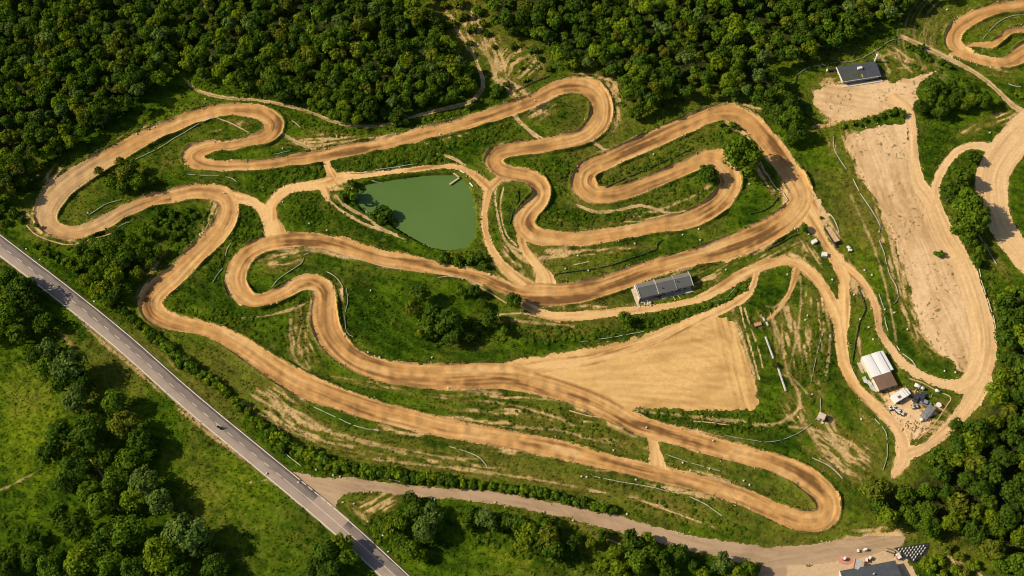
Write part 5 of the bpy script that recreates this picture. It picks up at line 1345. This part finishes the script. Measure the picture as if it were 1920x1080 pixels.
obj("step", B((.9, -.9, .15), (.7, .6, .3)), M_CONC, t); obj("door", B((.2, -.72, .85), (.6, .05, 1.5)), M_BROWN, t)
# sunken ramp with timber walls
p0, p1 = gpt(1551, 426), gpt(1569, 455); d_ = (p1 - p0); a_ = math.atan2(d_.y, d_.x)
t = thing("loading_ramp", "pale flat ramp with dark timber sides beside the dirt lane", "ramp", (p0 + p1) / 2, a_)
ln = d_.length
obj("deck", slab(bmesh.new(), [(-ln / 2, .9, .15), (ln / 2, .9, .8), (ln / 2, -.9, .8), (-ln / 2, -.9, .15)], .3), M_TANK, t)
obj("side_board", slab(bmesh.new(), [(-ln / 2, -1.0, .5), (-ln / 2, -1.15, .5), (ln / 2 + 1.5, -1.15, 1.0), (ln / 2 + 1.5, -1.0, 1.0)], .9), M_BLACK, t)
obj("end_board", B((ln / 2 + .15, 0, .45), (.14, 1.9, .9)), M_BLACK, t); obj("end_board", B((ln / 2 + .6, 0, .4), (.14, 2.1, .8)), M_BLACK, t)
# long benches
def bench(label, a, b, slats):
    p0, p1 = gpt(*a), gpt(*b); d_ = p1 - p0; l = math.hypot(d_.x, d_.y)
    t = thing("long_bench", label, "bench", (p0 + p1) / 2, math.atan2(d_.y, d_.x), "long white benches")
    obj("seat", B((0, .0, .42), (l, .24, .06)), M_WHITE, t); obj("backrest", B((0, .27, .52), (l, .12, .08)), M_GREY, t)
    n = max(2, int(l / 1.2))
    for k in range(n + 1): obj("leg", B((-l / 2 + .1 + k * (l - .2) / n, .1, .19), (.10, .40, .38)), M_WHITE if slats else M_GREY, t)
bench("upper long white bench on the grass right of the big dirt field", (1434, 632), (1449, 673), False)
bench("lower long white slatted bench on the grass right of the big dirt field", (1457, 689), (1472, 734), True)
bench("short white bench above the long benches, upper one", (1430, 596), (1433, 602), False)
bench("short white bench above the long benches, lower one", (1436, 604), (1439, 611), False)
# jetty
pa, pb, pc = gpt(850, 324), gpt(861, 332), Vector((*unproj(843, 346, -.4), -.4))
t = thing("jetty", "narrow wooden jetty reaching into the pond from its upper right bank", "jetty", (pb.x, pb.y, WATER_Z))
def plank_to(a, b, w, z):
    bm = bmesh.new(); dx, dy = b.x - a.x, b.y - a.y; l = math.hypot(dx, dy); box(bm, ((a.x + b.x) / 2 - pb.x, (a.y + b.y) / 2 - pb.y, z), (l, w, .1), math.atan2(dy, dx)); return bm
obj("walkway", plank_to(pb, pc, .55, .45), M_WOOD, t); obj("landing", plank_to(pa, pb, .5, .62), M_WOOD, t)
for f in (.15, .55, .95):
    q = pb.lerp(pc, f); bm = bmesh.new(); cyl(bm, (q.x - pb.x, q.y - pb.y, -.8), (q.x - pb.x, q.y - pb.y, .42), .09, .09, 8); obj("pile", bm, M_BARK, t)
def rock(label, px, py, s, mat=None, name="boulder", cat="rock"):
    bm = bmesh.new(); bmesh.ops.create_icosphere(bm, subdivisions=2, radius=s)
    for v in bm.verts: v.co *= random.uniform(.82, 1.15); v.co.z *= .75
    o = obj(name, bm, mat or M_STONE, None); o.location = gpt(px, py, s * .3); o["label"] = label; o["category"] = cat; return o
rock("pale boulder on the lower left rim of the pond", 769, 438, .62)
for i, (x, y, mx_, my_) in enumerate(((706, 340, 16, 1), (867, 323, 8, 4), (884, 347, 6, 7), (689, 398, 9, 4))):
    p0, p1 = gpt(x - mx_ / 2, y - my_ / 2, .2), gpt(x + mx_ / 2, y + my_ / 2, .2)
    lab = ["pale log on the upper left rim of the pond", "white log on the grass above the pond's upper right corner", "white log on the grass right of the pond", "pale log below the left pond bush"][i]
    bm = bmesh.new(); cyl(bm, p0, p1, .22, .18, 10); o = obj("fallen_log", bm, M_WHITE if i in (1, 2) else M_STONE); o["label"] = lab; o["category"] = "log"; o["group"] = "logs round the pond"
# motorcycle with rider on the asphalt road
p = Vector((*unproj(409.5, 802, RZ), RZ)); tx_, ty_ = tang[np.argmin(((CEN - np.array([p.x, p.y])) ** 2).sum(1))]
a_ = math.atan2(-ty_, -tx_)
t = thing("motorcycle", "dark motorcycle ridden up the asphalt road", "motorcycle", p, a_)
for x in (-.68, .68):
    bm = bmesh.new(); cyl(bm, (x, -.07, .32), (x, .07, .32), .32, .32, 18); obj("wheel", bm, M_BLACK, t)
obj("tank", B((.12, 0, .82), (.55, .3, .28), 0, .08), M_DARKCAR, t); obj("seat", B((-.42, 0, .80), (.7, .26, .12), 0, .04), M_BLACK, t); obj("engine", B((0, 0, .48), (.5, .32, .36), 0, .05), M_GREY, t)
bm = bmesh.new(); cyl(bm, (.68, 0, .32), (.42, 0, 1.02), .05, .05, 8); cyl(bm, (.42, -.36, 1.04), (.42, .36, 1.04), .025, .025, 8); obj("fork", bm, M_GREY, t)
def skin_fig(name, verts, edges, radii, mat, loc, rz):
    me = bpy.data.meshes.new(name); me.from_pydata(verts, edges, []); me.materials.append(mat)
    o = bpy.data.objects.new(name, me); COL.objects.link(o); o.location = loc; o.rotation_euler = (0, 0, rz)
    o.modifiers.new("skin", 'SKIN'); 
    lay = me.skin_vertices[0] if me.skin_vertices else None
    if lay is None:
        bpy.context.view_layer.objects.active = o
    for v, r_ in zip(me.skin_vertices[0].data, radii): v.radius = (r_, r_)
    me.skin_vertices[0].data[0].use_root = True
    s = o.modifiers.new("sub", 'SUBSURF'); s.levels = 1; s.render_levels = 1
    return o
RV = [(-.35, 0, .92), (-.28, 0, 1.15), (-.12, 0, 1.38), (-.06, 0, 1.48), (-.02, 0, 1.62),
      (-.12, .2, 1.36), (.12, .27, 1.15), (.38, .3, 1.07), (-.12, -.2, 1.36), (.12, -.27, 1.15), (.38, -.3, 1.07),
      (-.3, .12, .88), (.1, .2, .78), (-.08, .2, .40), (.08, .2, .34), (-.3, -.12, .88), (.1, -.2, .78), (-.08, -.2, .40), (.08, -.2, .34)]
RE = [(0, 1), (1, 2), (2, 3), (3, 4), (2, 5), (5, 6), (6, 7), (2, 8), (8, 9), (9, 10), (0, 11), (11, 12), (12, 13), (13, 14), (0, 15), (15, 16), (16, 17), (17, 18)]
RR = [.15, .15, .17, .07, .11, .08, .055, .045, .08, .055, .045, .10, .08, .06, .05, .10, .08, .06, .05]
try:
    per = skin_fig("person", RV, RE, RR, M_CLOTH, p, a_)
    per["label"] = "rider in dark clothes and white helmet on the asphalt road motorcycle"; per["category"] = "person"
    bm = bmesh.new(); bmesh.ops.create_uvsphere(bm, u_segments=16, v_segments=10, radius=.19); h_ = obj("helmet", bm, M_WHITE, per, True); h_.location = (0, 0, 1.64)
except Exception as e:
    print("rider", e)

# ---- barriers
def fence(pts, label, style="white", group=None, h=None):
    q = catmull([(a, b, 0) for a, b in pts], 6.0)
    W = []
    for a in q:
        g = gpt(a[0], a[1]); W.append(g)
    mats = {"white": M_FENCE, "grey": M_GREY, "green": M_GREENF, "earth": M_TANK}
    hh = h or {"white": .34, "grey": .32, "green": .45, "earth": .16}[style]; th = {"white": .05, "grey": .04, "green": .05, "earth": .15}[style]
    name = {"white": "barrier_fence", "grey": "barrier_fence", "green": "mesh_fence", "earth": "low_kerb"}[style]
    c0 = W[0]
    root = thing(name, label, {"earth": "kerb"}.get(style, "fence"), c0, 0, group or {"white": "white barrier fences", "grey": "grey barrier fences", "green": "dark mesh fences", "earth": "low earth kerbs"}[style])
    bm = bmesh.new(); prev = None
    for i, p_ in enumerate(W):
        a = W[max(0, i - 1)]; b = W[min(len(W) - 1, i + 1)]; t_ = Vector((b.x - a.x, b.y - a.y, 0)).normalized(); n_ = Vector((-t_.y, t_.x, 0)) * th
        c = p_ - c0; c.z = max(c.z, -.4) ; sag = random.uniform(-.04, .04)
        lo = c.z + (.12 if style != "earth" else -.15)
        vs = [bm.verts.new((c.x + n_.x, c.y + n_.y, lo)), bm.verts.new((c.x - n_.x, c.y - n_.y, lo)), bm.verts.new((c.x - n_.x, c.y - n_.y, c.z + hh + sag)), bm.verts.new((c.x + n_.x, c.y + n_.y, c.z + hh + sag))]
        gap = style != 'earth' and len(W) > 9 and i % 5 == 3 and 2 < i < len(W) - 2 and random.random() < .35
        if prev and gap:
            bm.faces.new(prev[::-1]); bm.faces.new(vs)
        elif prev:
            for k in range(4): bm.faces.new((prev[k], prev[(k + 1) % 4], vs[(k + 1) % 4], vs[k]))
        else: bm.faces.new(vs)
        prev = vs
    bm.faces.new(prev[::-1])
    obj({"white": "band", "grey": "band", "green": "netting", "earth": "kerb_body"}[style], bm, mats[style], root)
    if style != "earth":
        for i in range(0, len(W), 3):
            c = W[i] - c0; bm = bmesh.new(); cyl(bm, (c.x, c.y, c.z - .2), (c.x, c.y, c.z + hh + .22), .06, .06, 6)
            obj("post", bm, M_WOOD if style == "green" else M_GREY, root)
FENCES = [
 ([(1426,304),(1436,324),(1447,341),(1455,352),(1462,357)], "white", "white barrier curving through grass right of the big round tree"),
 ([(1468,361),(1473,369),(1477,376)], "white", "short white barrier at the inside corner of the far right bend"),
 ([(1459,370),(1451,381),(1433,394),(1405,401)], "green", "dark mesh fence inside the far right bend below the white barriers"),
 ([(1377,239),(1392,250),(1408,265)], "earth", "pale kerb above the big round tree"),
 ([(1040,515),(1093,507),(1147,497),(1187,483),(1230,467),(1231,458),(1243,449)], "green", "dark fence with pale caps above the clubhouse straight"),
 ([(1087,642),(1103,640)], "white", "short white barrier left of the long one above the big dirt field"),
 ([(1123,637),(1167,630),(1207,622)], "white", "long bluish white barrier above the big dirt field"),
 ([(1327,567),(1360,558),(1377,541)], "grey", "pale barrier under the dirt road right of the clubhouse"),
 ([(1523,859),(1547,870),(1563,881),(1579,898)], "white", "bright white curved barrier outside the lowest right bend"),
 ([(1538,748),(1538,773),(1531,784),(1516,799),(1500,810),(1475,822),(1440,829),(1393,823),(1360,817)], "grey", "long grey fence sweeping round the lower right grass"),
 ([(1520,717),(1527,685),(1535,650),(1543,625)], "grey", "grey fence running down the grass left of the lower lane"),
 ([(1597,678),(1603,643),(1610,607),(1621,583),(1620,571),(1615,557),(1607,537)], "green", "dark mesh fence between the two forked dirt lanes"),
 ([(1648,453),(1657,477),(1663,503),(1670,523),(1680,540),(1683,560),(1675,571)], "grey", "winding grey fence in the grass left of the pale lot"),
 ([(1613,363),(1627,383),(1640,403),(1650,423),(1648,435)], "grey", "grey fence above the winding one left of the pale lot"),
 ([(1563,257),(1563,277),(1573,297),(1587,318)], "grey", "grey fence on the grass at the pale lot's upper left corner"),
 ([(1600,337),(1605,347),(1611,358)], "white", "short pale fence piece left of the pale lot"),
 ([(1493,143),(1490,167),(1500,190),(1513,213),(1537,250)], "green", "dark fence down the left side of the sandy lot lawn"),
 ([(1493,143),(1517,128),(1567,118),(1600,115),(1640,97),(1667,78),(1690,73)], "grey", "fence behind the charcoal building below the wood"),
 ([(1835,507),(1843,540),(1853,567),(1863,600),(1868,643)], "white", "white barrier along the outer rim of the right dirt road"),
 ([(1680,651),(1686,659)], "white", "short white barrier piece right of the white roofed shed's lane"),
 ([(1691,665),(1709,679),(1717,691)], "white", "white barrier along the lane right of the white roofed shed"),
 ([(1704,711),(1730,720),(1757,734),(1782,746),(1776,759),(1757,788),(1741,807),(1721,824)], "earth", "tan kerb wall round the right side of the yard"),
 ([(1658,597),(1660,610),(1664,622)], "white", "short white barrier beside the right lane of the fork"),
 ([(1647,553),(1652,566),(1657,580)], "grey", "short grey barrier beside the upper right lane of the fork"),
 ([(247,303),(300,277),(327,260),(367,237),(400,223)], "white", "long white barrier inside the upper left straight"),
 ([(407,223),(433,232),(467,250)], "earth", "pale kerb inside the upper left hairpin"),
 ([(352,327),(380,329),(410,330)], "white", "white barrier under the second left hairpin"),
 ([(423,332),(434,334),(443,340)], "white", "short curved white barrier right of the hairpin barrier"),
 ([(167,403),(200,383),(227,375)], "white", "white barrier inside the far left hairpin"),
 ([(220,427),(231,421),(243,417)], "grey", "short grey barrier below the far left straight"),
 ([(50,423),(67,440),(100,453),(133,460),(167,450),(207,438)], "earth", "low kerb curving outside the far left hairpin"),
 ([(423,480),(426,468),(433,457)], "white", "short white barrier on the slope between two left bends, upper one"),
 ([(400,530),(407,516),(417,503)], "grey", "short grey barrier on the slope between two left bends, lower one"),
 ([(510,540),(523,523),(557,500),(568,490),(570,480),(580,475)], "white", "white barrier winding inside the left middle bend"),
 ([(640,482),(661,487),(683,493)], "white", "white barrier on the lower rim of the middle straight, leftmost"),
 ([(697,498),(714,501),(730,505),(757,508)], "white", "white barrier on the lower rim of the middle straight, second from left"),
 ([(820,523),(845,524),(870,527)], "white", "white barrier on the lower rim of the middle straight, rightmost"),
 ([(880,530),(913,547),(950,570)], "earth", "pinkish kerb above the middle thicket"),
 ([(613,510),(630,520),(643,540),(642,557)], "white", "white barrier just outside the tight middle bend"),
 ([(650,542),(652,567),(647,593),(650,623),(662,632)], "grey", "outer pale barrier beyond the tight middle bend"),
 ([(588,763),(630,783),(663,798),(687,805),(710,808)], "white", "white barrier below the lowest left straight"),
 ([(842,838),(893,855),(913,875)], "white", "angled thin white fence on the mown field"),
 ([(1113,893),(1157,903),(1210,912),(1273,927)], "white", "long thin white fence below the lowest track"),
 ([(1293,932),(1320,945),(1353,968)], "white", "white fence slanting down at the right end of the lowest straight"),
 ([(1130,953),(1141,959),(1153,963)], "white", "white barrier by the gravel access road hedge end"),
 ([(530,846),(547,861),(565,875)], "white", "white rail between the asphalt road and the hedge"),
 ([(728,900),(740,902),(750,904)], "white", "white barrier under the hedge by the access road, left one"),
 ([(756,906),(765,907),(775,908)], "white", "white barrier under the hedge by the access road, right one"),
 ([(657,326),(676,326),(696,324)], "white", "white barrier over the pond road, left one"),
 ([(701,322),(711,319),(731,317),(748,314)], "white", "white curved barrier over the pond road, middle one"),
 ([(750,314),(765,311),(782,308)], "white", "white barrier over the pond road, right one"),
 ([(811,291),(826,289),(846,297),(868,308)], "earth", "pale kerb in the scrub above the pond road"),
 ([(1843,73),(1863,50),(1890,33),(1920,30)], "white", "white barrier inside the far upper right circuit"),
 ([(1890,158),(1902,162),(1913,164)], "white", "short white barrier in grass below the far upper right circuit"),
 ([(1300,790),(1333,793),(1367,797)], "earth", "row of tan kerb blocks below the big dirt field"),
 ([(1250,853),(1290,867),(1350,885)], "grey", "thin pale fence between the two lowest straights"),
 ([(1067,770),(1100,780),(1127,783)], "earth", "tan kerb under the big dirt field's lower track"),
 ([(1640,787),(1660,813),(1663,853),(1655,883)], "grey", "grey fence left of the lowest dirt lane"),
 ([(1597,693),(1602,703),(1607,713)], "white", "short white barrier left of the shed lane"),
 ([(1556,402),(1563,412),(1569,424),(1573,436)], "white", "white barrier on the outer rim of the wide junction"),
 ([(1440,467),(1465,455),(1480,446),(1497,438)], "green", "dark fence under the wide junction's left arm"),
 ([(1835,440),(1850,465),(1868,498)], "grey", "thin fence on the grass right of the tree row"),
 ([(967,172),(990,160),(1030,143)], "green", "dark fence above the far loop beside the clearing"),
 ([(952,345),(966,352),(972,372),(962,398),(955,420)], "green", "dark curved fence left of the S bend"),
 ([(515,290),(530,287),(545,283)], "grey", "short pale barrier above the upper straight's left end"),
 ([(548,228),(556,234),(564,241)], "white", "short white barrier right of the upper left hairpin"),
 ([(1160,170),(1150,155),(1140,150)], "earth", "pale kerb outside the far loop"),
 ([(1075,497),(1090,494),(1105,490)], "earth", "short tan kerb above the lower end of the clubhouse straight"),
 ([(1135,352),(1200,322),(1300,278)], "green", "thin dark fence along the grass island inside the right hairpin"),
]
for pts, style, label in FENCES: fence(pts, label, style)
# roadside delineators, guardrail bits and course markers
MK = [(50,468),(75,487),(177,566),(560,905),(500,888),(663,883),(593,882),(625,892),(638,895),(643,943),(664,946),(690,979),(718,1005),(728,1035),(809,935),(815,938),(1035,936),(1175,965),(981,928),(1000,931),(1337,827),(1212,802),(1150,845),(840,729),(690,662),(810,671),(712,671),(695,545),(530,380),(493,352),(420,362),(375,440),(580,420),(613,433),(645,400),(1190,457),(1103,507),(1083,480),(1060,505),(1361,506),(1313,450),(1280,440),(1310,430),(1490,430),(1516,440),(1648,435),(1601,553),(1612,600),(1628,615),(1636,638),(1658,582),(1510,600),(1514,591),(1556,632),(1476,515),(1560,525),(1620,508),(1634,517),(1676,588),(1614,787),(1522,740),(1790,700),(1770,697),(1700,620),(1855,250),(1776,17),(1405,345),(1225,290),(1003,190),(825,253),(530,280),(385,186),(165,400),(1280,868),(1293,885),(1394,902),(1405,910),(1330,880),(1090,894),(1192,900),(1100,895)]
def marker_proto():
    t = thing("course_marker", "small white marker block beside the dirt tracks and roads", "marker", (0, 0, 0), 0, "white marker blocks beside the tracks")
    obj("block", B((0, 0, .22), (.5, .34, .40), 0, .05), M_WHITE, t); bm = bmesh.new(); cyl(bm, (0, 0, .3), (0, 0, .75), .04, .04, 8); obj("peg", bm, M_WHITE, t)
    return t
mp_ = None
PLACES = [("near the pond", 780, 400), ("near the clubhouse", 1260, 540), ("near the asphalt road junction", 640, 940), ("by the gravel access road", 1080, 940), ("near the shed", 1640, 640), ("around the wide junction", 1500, 440), ("near the left bends", 430, 400), ("near the far left hairpin", 110, 430), ("by the lowest straight", 1250, 890), ("near the tall grass in the middle", 700, 600), ("below the big dirt field", 1200, 800), ("in the upper right corner", 1820, 150), ("near the big round tree", 1390, 300), ("above the clubhouse straight", 1110, 480), ("near the upper loop", 1000, 200), ("on the upper left grass", 450, 240), ("in the grass below the fork", 1530, 620)]
near_ = {}
for (x, y) in MK: near_.setdefault(min(PLACES, key=lambda q: (q[1] - x) ** 2 + (q[2] - y) ** 2)[0], []).append((x, y))
MKL = [(x, y, f"small white marker block {pl}, {ordinal(i)} from the left") for pl, l_ in near_.items() for i, (x, y) in enumerate(sorted(l_))]
for (x, y, lab_) in MKL:
    g = gpt(x, y)
    if mp_ is None: mp_ = marker_proto(); mp_.location = g; mp_["label"] = lab_
    else: copy_tree(mp_, g, random.uniform(0, 3), lab_)
print("objects", len(bpy.data.objects))
